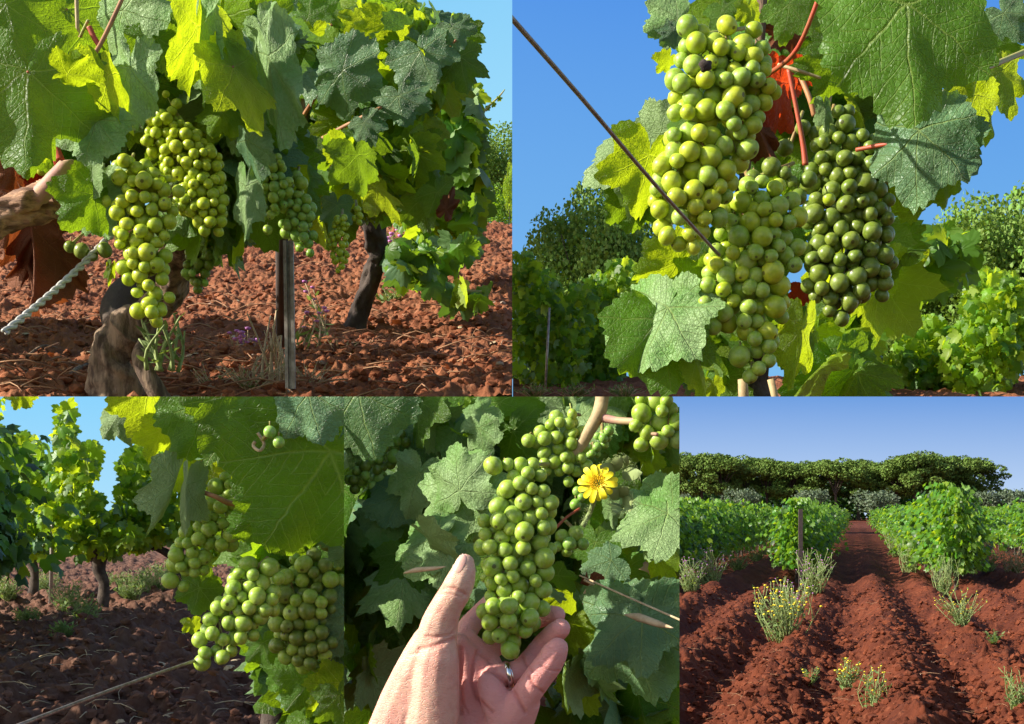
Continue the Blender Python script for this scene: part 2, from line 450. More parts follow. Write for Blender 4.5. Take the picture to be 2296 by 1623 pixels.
M = {
    'soil_near': soil_mat('red_soil_near', (.34, .135, .065), (.22, .075, .036), (.46, .22, .12), 42, .008),
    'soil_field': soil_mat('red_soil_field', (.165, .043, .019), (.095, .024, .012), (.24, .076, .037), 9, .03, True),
    'clod': soil_mat('soil_clod', (.36, .135, .062), (.24, .080, .038), (.50, .25, .14), 30, .004),
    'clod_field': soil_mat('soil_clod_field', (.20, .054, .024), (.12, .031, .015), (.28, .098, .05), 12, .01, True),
    'stone': simple_mat('pebble', (.42, .32, .24), (.30, .20, .14), .9, 60, .3),
    'bark': simple_mat('vine_bark', (.30, .20, .13), (.10, .065, .045), .9, 22, 1.0, .008, stretch=(2, 2, .4)),
    'bark_pale': simple_mat('vine_bark_weathered', (.36, .25, .165), (.10, .065, .045), .9, 60, 1.0, .006, stretch=(1.2, 1.2, .25)),
    'bark_arm': simple_mat('vine_arm_bark', (.62, .36, .22), (.20, .11, .07), .85, 60, 1.0, .004, stretch=(.15, 1, 2.2)),
    'bark_dark': simple_mat('dark_bark', (.10, .075, .06), (.045, .032, .027), .95, 12, .8, .01),
    'cane_red': simple_mat('red_shoot', (.50, .07, .04), (.35, .10, .04), .5, 60, .3, .0008, sss=.1),
    'cane_brown': simple_mat('brown_shoot', (.42, .20, .08), (.30, .13, .06), .55, 60, .3, .0008),
    'cane_pink': simple_mat('pinkish_cane', (.48, .24, .20), (.46, .33, .17), .6, 80, .5, .001),
    'cane_green': simple_mat('green_shoot', (.33, .38, .10), (.40, .30, .12), .5, 60, .2, .0008, sss=.1),
    'cane_tan': simple_mat('tan_cane', (.50, .38, .20), (.38, .27, .14), .65, 90, .5, .001),
    'stem': simple_mat('bunch_stem', (.36, .40, .10), (.30, .18, .07), .6, 120),
    'dry': simple_mat('dry_stalk', (.58, .45, .28), (.42, .30, .17), .85, 60),
    'drypale': simple_mat('dry_straw', (.42, .24, .13), (.28, .13, .07), .9, 30),
    'weed': simple_mat('weed_stem', (.30, .38, .14), (.24, .30, .10), .7, 60),
    'wire': simple_mat('wire_steel', (.36, .30, .27), (.22, .16, .14), .45, 200, metal=.6),
    'rope': simple_mat('twisted_cable', (.62, .60, .55), (.45, .43, .38), .45, 200, metal=.3),
    'post': simple_mat('steel_post', (.42, .38, .34), (.26, .22, .19), .5, 90, metal=.5),
    'post_dark': simple_mat('dark_post', (.06, .045, .04), (.10, .07, .06), .7, 30),
    'purple': simple_mat('purple_petal', (.50, .16, .50), (.62, .28, .60), .6, 200, sss=.2),
    'yellow': simple_mat('yellow_petal', (.90, .72, .01), (.95, .82, .02), .55, 200, sss=.1),
    'orange': simple_mat('flower_centre', (.95, .68, .02), (.90, .52, .01), .7, 900, .6, .001),
    'weedflower': simple_mat('small_yellow_flower', (.78, .60, .02), (.85, .70, .05), .6, 50),
    'hair': simple_mat('soft_plant_hair', (.55, .62, .40), None, .7),
    'nail': simple_mat('fingernail', (.72, .42, .34), (.76, .48, .40), .3, 60, sss=.3),
    'ring': simple_mat('ring_metal', (.75, .74, .72), None, .12, metal=1.0),
}
def skin_mat():
    m, nt, bs, out = newmat('skin')
    geo = N(nt, 'ShaderNodeNewGeometry'); v = geo.outputs['Position']
    n1 = noise(nt, v, 26, 4, .55); n2 = noise(nt, v, 170, 4, .6)
    c = mixc(nt, maprange(nt, n1, .38, .62), (.78, .49, .36), (.80, .41, .32))
    c = mixc(nt, math_(nt, 'MULTIPLY', maprange(nt, n2, .45, .7), .4), c, (.62, .24, .18))
    at = N(nt, 'ShaderNodeAttribute', attribute_name='palm')
    c = mixc(nt, math_(nt, 'MULTIPLY', at.outputs['Fac'], .85), c, (.80, .34, .31))
    cr = N(nt, 'ShaderNodeAttribute', attribute_name='crease')
    c = mixc(nt, math_(nt, 'MULTIPLY', cr.outputs['Fac'], .6), c, (.55, .15, .12))
    nt.links.new(c, bs.inputs['Base Color'])
    bs.inputs['Roughness'].default_value = .48
    bs.inputs['Specular IOR Level'].default_value = .4
    bs.inputs['Subsurface Weight'].default_value = .22
    bs.inputs['Subsurface Radius'].default_value = (1, .3, .15)
    bs.inputs['Subsurface Scale'].default_value = .004
    mp = N(nt, 'ShaderNodeMapping'); mp.inputs['Rotation'].default_value = (0, R(25), 0); mp.inputs['Scale'].default_value = (.45, .45, 1.6)
    nt.links.new(v, mp.inputs[0])
    vo = N(nt, 'ShaderNodeTexVoronoi', feature='DISTANCE_TO_EDGE'); vo.inputs['Scale'].default_value = 420; nt.links.new(mp.outputs[0], vo.inputs['Vector'])
    h = math_(nt, 'ADD', math_(nt, 'MULTIPLY', maprange(nt, vo.outputs['Distance'], 0, .12), .5), noise(nt, mp.outputs[0], 130, 5, .6))
    bp = N(nt, 'ShaderNodeBump'); bp.inputs['Strength'].default_value = .6; bp.inputs['Distance'].default_value = .0008
    nt.links.new(h, bp.inputs['Height']); nt.links.new(bp.outputs[0], bs.inputs['Normal'])
    return m
M['skin'] = skin_mat()

# ------------------------------------------------------------------ skies
def sky_sheet(px0, px1, py0, py1, top, bottom, d=430):
    def lin(c): return tuple(((q / 255 + .055) / 1.055) ** 2.4 for q in c)
    k = 2 ** -S.view_settings.exposure
    m = bpy.data.materials.new('open_sky'); m.use_nodes = True; nt = m.node_tree
    nt.nodes.remove(nt.nodes['Principled BSDF'])
    em = N(nt, 'ShaderNodeEmission'); tc = N(nt, 'ShaderNodeTexCoord'); sp = N(nt, 'ShaderNodeSeparateXYZ')
    nt.links.new(tc.outputs['Generated'], sp.inputs[0])
    c = mixc(nt, maprange(nt, sp.outputs[2], 0, 1, 0, 1, False), lin(bottom), lin(top))
    nt.links.new(c, em.inputs[0]); em.inputs[1].default_value = k
    nt.links.new(em.outputs[0], nt.nodes['Material Output'].inputs[0])
    v = []; f = []; n = 12
    for j in range(n + 1):
        for i in range(n + 1):
            px = px0 + (px1 - px0) * i / n; py = py0 + (py1 - py0) * j / n
            p = P(px, py, d); p.y += 25 * (1 - abs(2 * i / n - 1)) ** .5
            s = p.y / d; p.x *= s; p.z = EYE + (p.z - EYE) * s
            v.append(p)
    for j in range(n):
        for i in range(n):
            a = j * (n + 1) + i; f.append((a, a + n + 1, a + n + 2, a + 1))
    o = mesh_obj('sky', v, f, m); o['kind'] = 'structure'; return o
sky_sheet(-900, 1148.5, -500, 889, (98, 186, 248), (185, 240, 254))
sky_sheet(1148.5, 3200, -500, 889, (40, 118, 228), (128, 192, 240))
sky_sheet(-900, 771.5, 889, 1300, (140, 212, 253), (190, 232, 252))
sky_sheet(771.5, 3200, 889, 1190, (112, 160, 226), (205, 226, 250))

# ------------------------------------------------------------------ leaves
LOBE = [(0, 1.0), (14, .90), (27, .70), (36, .78), (50, .93), (64, .84), (80, .62), (92, .68), (106, .78), (124, .66), (145, .52), (160, .40), (172, .24), (180, .10)]
def leaf_r(th, cut=1.0):
    a = abs(math.degrees(th))
    for (a0, r0), (a1, r1) in zip(LOBE, LOBE[1:]):
        if a <= a1:
            t = (a - a0) / (a1 - a0); t = t * t * (3 - 2 * t)
            r = r0 + (r1 - r0) * t
            break
    base = .80 - .35 * (a / 180) ** 3
    return base + (r - base) * cut if a < 140 else r

def leaf_arrays(size, rr, nang=132, nring=12, fold=.18, droop=.25, wave=.06, cut=1.0, teeth=.05):
    """a vine leaf: petiole junction at the origin, main lobe along +Y, upper face +Z"""
    V = [(0, 0, 0)]; UV = [(0, 0)]; Fc = []
    ph = [rr.uniform(0, 6.28) for _ in range(5)]
    nt_ = 36
    asym = rr.uniform(-.07, .07)
    for k in range(1, nring + 1):
        q = (k / nring) ** .85
        for j in range(nang):
            th = -math.pi + 2 * math.pi * (j + .5) / nang
            r = leaf_r(th, cut) * (1 + asym * math.sin(th) + .05 * math.sin(5 * th + ph[0]))
            tt = (th / (2 * math.pi) * nt_ + ph[1]) % 1.0
            saw = (tt / .62 if tt < .62 else (1 - tt) / .38) - .5
            r *= 1 + teeth * saw * (1.0 + .6 * math.sin(9 * th + ph[2])) * q ** 6 * 1.6
            r *= q
            x, y = r * math.sin(th), r * math.cos(th)
            z = -fold * abs(x) ** 1.3 - droop * (max(0, y) ** 2 * .8 + x * x * .35) * 1.0
            z += wave * math.sin(5 * th + ph[3]) * r * r + wave * .55 * math.sin(11 * th + ph[4]) * r ** 3
            z += .035 * math.cos(th * 7.2) * r * q + .030 * math.sin(x * 11 + ph[0]) * math.sin(y * 10 + ph[1]) * q
            V.append((x * size, y * size, z * size)); UV.append((x, y))
    for j in range(nang): Fc.append((0, 1 + (j + 1) % nang, 1 + j))
    for k in range(nring - 1):
        for j in range(nang):
            a = 1 + k * nang + j; b = 1 + k * nang + (j + 1) % nang
            Fc.append((a, b, b + nang, a + nang))
    return np.array(V), Fc, UV

def frame(ydir, nrm):
    y = Vector(ydir).normalized(); n = Vector(nrm); n = (n - y * n.dot(y)).normalized(); x = y.cross(n)
    return Matrix((x, y, n)).transposed()

def leaf(parent, bay, J, T, d, mat='g', roll=0, pitch=0, fold=.18, droop=.2, wave=.07, cut=1.0, flip=False, seed=None, petiole=None, teeth=.05, sx=1.0, label=None):
    """a large leaf with its junction at photo pixel J and the tip of its main lobe towards T"""
    rr = random.Random(seed if seed is not None else hash((J, T)) & 0xffff)
    j = P(J[0], J[1], d); t = P(T[0], T[1], d)
    yd = t - j; L = yd.length; yd.normalize()
    size = L / max(.35, math.cos(R(pitch)))
    view = (Vector((0, 0, EYE)) - j).normalized()
    side = yd.cross(view).normalized()
    if side.dot(SD) > 0: side = -side            # positive roll turns the leaf away from the sun
    nrm = view * math.cos(R(roll)) + side * math.sin(R(roll))
    yd2 = (yd * math.cos(R(pitch)) + nrm * math.sin(R(pitch)))
    if flip: nrm = -nrm
    A = np.array(frame(yd2, nrm))
    v, f, uv = leaf_arrays(size, rr, fold=fold if not flip else -fold, droop=droop if not flip else -droop, wave=wave, cut=cut, teeth=teeth)
    v[:, 0] *= sx
    v = v @ A.T + np.array(j)
    o = mesh_obj('leaf', v, f, LM[mat], uv)
    if label: o['label'] = label
    if trimmed(o, bay) is None: return None
    attach(o, parent)
    if petiole:
        m, pp = petiole[0], petiole[1]
        q = P(pp[0], pp[1], d + (petiole[2] if len(petiole) > 2 else .04))
        mb = MB(); mid = (j + q) / 2 + Vector((0, 0, .006)); mb.tube([j + nrm * .0006, mid, q], [.0011, .0012, .0016], 7)
        po = mb.build('petiole', M[m])
        if trimmed(po, bay):
            po.parent = o
    return o

def lo_leaf(n=20, rings=1, seed=1, fold=.25, droop=.35):
    rr = random.Random(seed)
    V = [(0, 0, 0)]; Fc = []
    for k in range(1, rings + 1):
        q = k / rings
        for j in range(n):
            th = -math.pi + 2 * math.pi * (j + .5) / n
            r = leaf_r(th, 1.15) * (1 + (.05 if j % 2 else -.04)) * q * (1 + rr.uniform(-.04, .04))
            x, y = r * math.sin(th), r * math.cos(th)
            V.append((x, y, -fold * abs(x) - droop * r * r * .6 + rr.uniform(-.05, .05) * q))
    for j in range(n): Fc.append((0, 1 + (j + 1) % n, 1 + j))
    for k in range(rings - 1):
        for j in range(n):
            a = 1 + k * n + j; b = 1 + k * n + (j + 1) % n; Fc.append((a, b, b + n, a + n))
    return np.array(V), Fc
TPL_MID = [lo_leaf(52, 4, s, f, d) for s, f, d in ((1, .2, .3), (2, .5, .2), (3, .1, .6), (4, .35, .45))]
TPL_LO = [lo_leaf(15, 1, s, f, d) for s, f, d in ((1, .2, .3), (2, .5, .2), (3, .1, .5))]

def scatter(name, pts, ydirs, nrms, sizes, keys, tpl, mats, parent=None, bay=None):
    """many small leaves as one mesh; keys choose the material slot"""
    V = []; Fc = []; UV = []; MI = []; off = 0
    for i in range(len(pts)):
        tv, tf = tpl[i % len(tpl)]
        A = np.array(frame(ydirs[i], nrms[i]))
        V.append(tv @ A.T * sizes[i] + np.array(pts[i])); UV.append(tv[:, :2])
        Fc.extend([tuple(q + off for q in f) for f in tf]); MI.extend([keys[i]] * len(tf)); off += len(tv)
    if not V: return None
    o = mesh_obj(name, np.concatenate(V), Fc, mats, np.concatenate(UV), MI)
    if bay and trimmed(o, bay) is None: return None
    if parent is not None: attach(o, parent)
    return o

def rand_dirs(rr, hang=.8, face=None, spread=1.0):
    y = Vector((rr.uniform(-1, 1), rr.uniform(-1, 1), rr.uniform(-1, 1) - hang * 1.2))
    n = Vector((rr.gauss(0, 1) * spread, rr.gauss(0, 1) * spread, rr.gauss(.4, .6) * spread))
    if face is not None: n = n * .8 + Vector(face)
    if n.length < .1: n = Vector((0, -1, .3))
    if abs(y.normalized().dot(n.normalized())) > .95: n = n + Vector((.5, -.5, .3))
    return y, n

def fill_px(name, bay, blobs, drange, count, size, weights, mode='mid', parent=None, hang=.9, face=(0, -.8, .5), seed=1, full=False):
    """fill photo-space ellipses (px, py, rx, ry) with leaves at depths in drange"""
    rr = random.Random(seed); keys = list(weights); wts = [weights[k] for k in keys]
    areas = [b[2] * b[3] for b in blobs]
    P_, Y_, N_, S_, K_ = [], [], [], [], []
    for _ in range(count):
        b = rr.choices(blobs, areas)[0]
        a = rr.uniform(0, 6.283); q = math.sqrt(rr.random())
        d = rr.uniform(*drange)
        P_.append(P(b[0] + math.cos(a) * b[2] * q, b[1] + math.sin(a) * b[3] * q, d))
        y, n = rand_dirs(rr, hang, face); Y_.append(y); N_.append(n)
        S_.append(size * rr.uniform(.65, 1.25)); K_.append(rr.choices(range(len(keys)), wts)[0])
    lib = LM if full else LS
    return scatter(name, P_, Y_, N_, S_, K_, TPL_MID if mode == 'mid' else TPL_LO, [lib[k] for k in keys], parent, bay)

# ------------------------------------------------------------------ grape bunches
def ico(sub):
    bm = bmesh.new(); bmesh.ops.create_icosphere(bm, subdivisions=sub, radius=1.0)
    v = np.array([q.co[:] for q in bm.verts]); f = [tuple(x.index for x in q.verts) for q in bm.faces]; bm.free(); return v, f
ICO3, ICO2, ICO1 = ico(4), ico(2), ico(1)
GME = {}
def grape_mesh(mk, shape=0):
    if (mk, shape) not in GME:
        v = ICO3[0].copy(); rg = random.Random(shape)
        v *= (1 + sum(rg.uniform(.010, .028) * np.sin(v @ np.array([rg.uniform(-2.2, 2.2) for _ in range(3)]) + rg.uniform(0, 6)) for _ in range(4)))[:, None]
        v[:, :2] *= (1.0, .93, 1.03, .97, 1.0, .90)[shape]
        o = mesh_obj('grape', v, ICO3[1], GM[mk], link=False); GME[(mk, shape)] = o.data
        bpy.data.objects.remove(o)
    return GME[(mk, shape)]

def bunch(label, bay, balls, d, gr, mats='a', seed=1, top=None, stemmat='stem', loose=.80, layers=2, group='green wine grape bunches', squash=.75, extra=(), maxn=100, name='grape_bunch'):
    """balls: (px, py, radius px [, depth offset m]) along the bunch; grapes of radius gr metres cover their union"""
    rr = random.Random(seed)
    B = [(P(b[0], b[1], d + (b[3] if len(b) > 3 else 0)), b[2] / F * d) for b in balls]
    acc = []
    for px, py, rp, dz in extra: acc.append((P(px, py, d + dz), rp / F * d))
    nfix = len(acc)
    wts = [q[1] ** 2 for q in B]
    passes = [(0, None, 5000 + 800 * len(B)), (0.35, .74, 3000 + 250 * len(B))] + ([(1, .95, 2500), (2, .95, 1500)] if layers > 1 else [])
    for layer, fg, tries in passes:
        for _ in range(tries):
            k = rr.choices(range(len(B)), wts)[0]; c, Rr = B[k]
            dr = Vector((rr.gauss(0, 1), rr.gauss(0, 1), rr.gauss(0, 1))).normalized()
            if dr.y > .55: continue
            g = gr * (rr.choice((.74, .84, .92, .96, 1.0, 1.04, 1.1)) if fg is None else fg)
            rad = max(Rr - g - layer * gr * 1.7, 0.0)
            if rad <= 0 and layer >= 1: continue
            p = c + Vector((dr.x * rad, dr.y * rad * squash, dr.z * rad))
            bad = False
            for j, (cj, Rj) in enumerate(B):
                if j == k: continue
                e = p - cj
                if Vector((e.x, e.y / squash, e.z)).length < Rj - g * 2.3 - layer * gr * 1.7: bad = True; break
            if bad: continue
            for (q, r2) in acc:
                if (p - q).length < (g + r2) * loose: bad = True; break
            if not bad: acc.append((p, g))
    # anchor
    tp = P(top[0], top[1], d + (top[2] if len(top) > 2 else 0)) if top else B[0][0] + Vector((0, 0, B[0][1]))
    root = empty(name, tp, label, 'grape bunch', group)
    acc.sort(key=lambda q: q[0].y)
    ax = [tp] + [b[0] for b in B]
    mb = MB()
    mb.tube([tp] + [B[0][0]], [.0016, .0018], 7)
    n = 0; rest = []
    for p, g in acc:
        x, y = px_of(p); rp = g / p.y * F
        x0, x1, y0, y1 = BOUNDS[bay]
        if x + rp < x0 + 1 or x - rp > x1 - 1 or y + rp < y0 + 1 or y - rp > y1 - 1: continue
        # grapelet stalk towards the nearest point of the axis
        best = min(range(len(ax)), key=lambda i: (ax[i] - p).length + (0 if i else .01))
        tgt = ax[best] + Vector((0, 0, .008)); dirv = (tgt - p)
        if dirv.length < 1e-4: dirv = Vector((0, 0, 1))
        ln = min(dirv.length, gr * 3.2)
        e = p + dirv.normalized() * ln
        if rp < min(x - x0, x1 - x, y - y0, y1 - y): mb.tube([p, (p + e) / 2 + Vector((0, 0, .001)), e], [.0006, .0005, .0007], 5, k=2)
        if n >= maxn: rest.append((p, g)); continue
        o = bpy.data.objects.new('grape', grape_mesh(rr.choice(mats), rr.randrange(6))); COL.objects.link(o)
        dd = -dirv.normalized() + Vector((rr.gauss(0, .9), rr.gauss(0, .7), rr.gauss(-.2, .7)))
        o.matrix_basis = Matrix.Translation(p) @ dd.normalized().to_track_quat('-Z', 'Y').to_matrix().to_4x4() @ Matrix.Scale(g, 4)
        if trimmed(o, bay): attach(o, root); n += 1
    if rest:
        V = []; Fc = []; off = 0
        for p, g in rest:
            V.append(ICO2[0] * g + np.array(p)); Fc.extend([tuple(i + off for i in q) for q in ICO2[1]]); off += len(ICO2[0])
        o = mesh_obj('grapes', np.concatenate(V), Fc, GM[mats[0]])
        if trimmed(o, bay): attach(o, root); o['kind'] = 'stuff'
    st = mb.build('stem', M[stemmat])
    if trimmed(st, bay): attach(st, root)
    return root

def part_tube(name, mat, parent, bay, pts, radii, nseg=10, rough=0, seed=0, k=6):
    """pts: (px, py, depth)"""
    if bay in (1, 2):                      # shoots that leave the top of the view go on beyond it
        pts = [((p[0], -60, p[2]) if p[1] <= 30 and i in (0, len(pts) - 1) else p) for i, p in enumerate(pts)]
    mb = MB(); mb.tube([P(*p) for p in pts], radii if isinstance(radii, (list, tuple)) else [radii] * len(pts), nseg, rough, seed, k)
    o = mb.build(name, M[mat])
    if bay and trimmed(o, bay) is None: return None
    if parent is not None: attach(o, parent)
    return o

def box_tube_post(mb, base, top, w, dpt, m=0):
    bx = [(-w, -dpt), (w, -dpt), (w, dpt), (-w, dpt)]
    v = [(base.x + a, base.y + b, base.z) for a, b in bx] + [(top.x + a, top.y + b, top.z) for a, b in bx]
    mb.add(v, [(0, 1, 5, 4), (1, 2, 6, 5), (2, 3, 7, 6), (3, 0, 4, 7), (4, 5, 6, 7)], None, m)

# ------------------------------------------------------------------ the vineyard floor (one sheet to the horizon)
ROWK = 0.257                      # the rows run a little to the right of straight ahead
def knoll(x, y):
    u = x / np.maximum(y, 4.0)
    t = np.clip((0.05 - u) / 0.15, 0, 1); t = t * t * (3 - 2 * t)
    return 0.6 * t
def ground_h(x, y):
    c = x - ROWK * y                                        # coordinate across the rows
    near = np.clip(1.2 - y / 60.0, .12, 1)
    h = knoll(x, y)
    right = np.clip((x / np.maximum(y, 4.0) - .03) / .05, 0, 1)
    fur = .125 * np.cos((c - .42) * 2 * math.pi / 1.02 + .7 * fbm(x * .5, y * .25, 2, 5)) + .06 * np.cos((c - .42) * 2 * math.pi / 3.1)
    fur = fur * (.55 + .9 * fbm(x * 1.3, y * .9, 3, 41))
    h = h + right * fur * near
    h = h + (fbm(x * 1.1, y * 1.1, 3, 11) - .5) * .10
    h = h + (fbm(x * 4.5, y * 4.5, 4, 21, True) - .5) * .14 * near
    h = h + (np.maximum(fbm(x * 9, y * 9, 3, 31), .48) - .48) * .26 * near
    return h
def hz(x, y): return float(ground_h(np.array([float(x)]), np.array([float(y)]))[0])

ys = np.concatenate([np.array([-6, -2, 1, 3.0, 4.2]), 1 / np.linspace(1 / 4.8, 1 / 60, 560), np.linspace(64, 425, 40)])
us = np.concatenate([np.array([-2.5, -1.2, -.7]), np.linspace(-.45, .46, 620), np.array([.7, 1.2, 2.5])])
Y, U = np.meshgrid(ys, us, indexing='ij'); X = U * np.maximum(Y, 4.8)
Z = ground_h(X, np.maximum(Y, 4.8)); Z[Y > 60] -= 0.0
nr, nc = Y.shape
idx = np.arange(nr * nc).reshape(nr, nc)
quads = np.stack([idx[:-1, :-1], idx[:-1, 1:], idx[1:, 1:], idx[1:, :-1]], -1).reshape(-1, 4)
g = mesh_obj('ground', np.stack([X, Y, Z], -1).reshape(-1, 3), quads, M['soil_field']); g['kind'] = 'structure'

def clods(name, spots, mat, hfun, seed=0, flat=.7):
    rr = random.Random(seed); V = []; Fc = []; off = 0
    for x, y, r in spots:
        v = ICO1[0] * np.array([1, rr.uniform(.7, 1.2), flat * rr.uniform(.7, 1.1)]) * r
        v = v * (1 + np.array([rr.uniform(-.28, .28) for _ in range(len(v))])[:, None])
        a = rr.uniform(0, 6.28); c, s_ = math.cos(a), math.sin(a)
        v = v @ np.array([[c, s_, 0], [-s_, c, 0], [0, 0, 1]]) + np.array([x, y, hfun(x, y) + r * .15])
        V.append(v); Fc.extend([tuple(i + off for i in f) for f in ICO1[1]]); off += len(v)
    return mesh_obj(name, np.concatenate(V), Fc, mat, smooth=False)
def hbatch(xy, fun):
    xs = np.array([q[0] for q in xy]); y_ = np.array([q[1] for q in xy]); return fun(xs, y_)
rr = random.Random(3); sp = []
for _ in range(9500):
    y = 1 / rr.uniform(1 / 8.8, 1 / 26); x = rr.uniform(.13, .40) * y
    sp.append((x, y, rr.choice((.010, .013, .016, .02, .028, .04)) * rr.uniform(.7, 1.2)))
for _ in range(2600):
    y = 1 / rr.uniform(1 / 5.2, 1 / 16); x = rr.uniform(-.41, -.1) * y
    sp.append((x, y, rr.choice((.012, .018, .024, .032)) * rr.uniform(.7, 1.3)))
hh = hbatch(sp, ground_h); hd = {(a[0], a[1]): float(b) for a, b in zip(sp, hh)}
o = clods('soil_clods', sp, M['clod_field'], lambda x, y: hd[(x, y)], 5)
tag(o, kind='stuff', label='crumbly red clods lying over the ploughed vineyard floor', cat='soil clods')

# dry straw lying on the soil
def straw(name, spots, mat, seed=2, ln=(.06, .22), w=.0022):
    rr = random.Random(seed); mb = MB()
    for x, y, z in spots:
        a = rr.uniform(0, 6.28); L = rr.uniform(*ln); b = a + rr.uniform(-.7, .7)
        p0 = Vector((x, y, z + .006)); p1 = p0 + Vector((math.cos(a), math.sin(a), rr.uniform(0, .35))) * L * .5
        p2 = p1 + Vector((math.cos(b), math.sin(b), rr.uniform(-.5, .1))) * L * .5
        mb.tube([p0, p1, p2], [w * rr.uniform(.6, 1.2)] * 3, 4, k=2)
    return mb.build(name, M[mat])
sp = []
for cx, cy, n, s_ in ((1720, 1560, 90, 60), (1560, 1500, 80, 45), (1980, 1400, 40, 25), (2200, 1580, 90, 60), (1900, 1590, 60, 60), (2110, 1470, 40, 40), (1640, 1600, 60, 50)):
    for _ in range(n // 2):
        px = rr.gauss(cx, s_); py = rr.gauss(cy, s_ * .5)
        if py < 1330: continue
        y = EYE * F / (py - HY); x = (px - CX) / F * y
        if px < 1500: continue
        sp.append((x, y))
hh = hbatch(sp, ground_h)
o = straw('straw', [(a[0], a[1], float(h)) for a, h in zip(sp, hh)], 'drypale', 4, (.06, .22), .0018)
tag(o, kind='stuff', label='thin dry grass stems strewn over the red field', cat='straw')

# ------------------------------------------------------------------ vines in rows
def vine_variant(seed, n=1200, L=2.1, dens=1.0):
    rr = random.Random(seed)
    Pn, Yn, Nn, Sn, Kn = [], [], [], [], []
    tops = [rr.uniform(1.3, 2.05) for _ in range(6)]
    for _ in range(n):
        a = rr.uniform(-L / 2, L / 2); top = tops[int((a / L + .5) * 5.99)]
        b = rr.gauss(0, .25); z = .42 + (top - .42) * rr.random() ** .85
        sh = 1 + .45 * math.sin(a * 5 + seed) * math.sin(z * 6 + seed)
        p = Vector((a, b * sh, z)); Pn.append(p)
        y = Vector((rr.uniform(-1, 1), rr.uniform(-.6, .6) + b * 2, -.9 + rr.uniform(-.5, .6)))
        nn = Vector((rr.gauss(0, .7), (1 if b > 0 else -1) * rr.uniform(.1, 1.4), rr.uniform(-.2, 1.3)))
        Yn.append(y); Nn.append(nn); Sn.append(rr.uniform(.055, .105)); Kn.append(rr.choices((0, 1, 2), (7, 1.5, .9))[0])
    for s_ in range(20):                                       # shoots reaching up
        a = rr.uniform(-L / 2, L / 2); b = rr.uniform(-.12, .12)
        for k in range(7):
            Pn.append(Vector((a + .03 * k * rr.uniform(-1, 1), b, 1.35 + k * .075 + rr.uniform(0, .05))))
            Yn.append(Vector((rr.uniform(-1, 1), rr.uniform(-1, 1), rr.uniform(-.8, .2)))); Nn.append(Vector((rr.gauss(0, 1), rr.gauss(0, 1), .8)))
            Sn.append(.055 - .004 * k); Kn.append(2)
    o = scatter('foliage', Pn, Yn, Nn, Sn, Kn, TPL_LO, [LS['v'], LS['k'], LS['y']])
    me = o.data; bpy.data.objects.remove(o)
    mb = MB()
    mb.tube([(0, 0, -.12), (.03, .02, .2), (-.03, 0, .42), (.05, 0, .62)], [.05, .036, .042, .05], 8, .12, seed)
    mb.tube([(0, 0, .55), (-.3, .02, .72), (-.7, 0, .78)], [.032, .022, .016], 6, .1, seed)
    mb.tube([(0, 0, .55), (.3, -.02, .72), (.7, 0, .8)], [.032, .022, .016], 6, .1, seed + 1)
    t = mb.build('trunk', M['bark_dark']); tm = t.data; bpy.data.objects.remove(t)
    return me, tm
VV = [vine_variant(11), vine_variant(12), vine_variant(13), vine_variant(14), vine_variant(15, 1700), vine_variant(16, 1700)]
ang = math.atan2(1.0, ROWK)
def place_vine(x, y, v, label, group, sz=1.0, base=None, flipx=False):
    z = (hz(x, y) if y < 60 else float(knoll(np.array([x]), np.array([y]))[0])) - .02 if base is None else base
    root = empty('grapevine', (x, y, z), label, 'grapevine', group)
    for nm, me in (('foliage', VV[v][0]), ('trunk', VV[v][1])):
        o = bpy.data.objects.new(nm, me); COL.objects.link(o); o.parent = root
    root.rotation_euler = (0, 0, ang + (math.pi if flipx else 0)); root.scale = (sz, sz, sz)
    return root
rr = random.Random(20)
rows = [(-1.35, 30.0, 'in the row just left of the lane', 36), (2.0, 27.2, 'in the row just right of the lane', 37),
        (-3.95, 26.0, 'in the second row left of the lane', 36), (5.6, 29.0, 'in the far right row', 32),
        (-7.0, 40.0, 'in the third row left of the lane', 24), (9.2, 46.0, 'in the row beyond the far right row', 18)]
for ri, (x0, ystart, where, cnt) in enumerate(rows):
    y = ystart
    for k in range(cnt):
        step = 1.55 if k < 12 else 2.3 + .12 * (k - 12)
        x = x0 + ROWK * y
        if ri in (4,) and x / y > .30: pass
        v = (4 + k % 2) if k < 5 and ri < 4 else rr.randrange(4)
        ordn = ('second', 'third', 'fourth', 'fifth', 'sixth', 'seventh', 'eighth', 'ninth')
        if k == 0: lab = 'leafy green grapevine nearest the viewer ' + where
        elif k < 9: lab = ordn[k - 1] + ' vine from the near end ' + where
        else: lab = 'leafy green grapevine standing farther back ' + where
        place_vine(x + rr.uniform(-.05, .05), y, v, lab, 'grapevines ' + where, (1.08 if ri == 1 and k < 4 else .93) * rr.uniform(.93, 1.06), None, rr.random() < .5)
        y += step

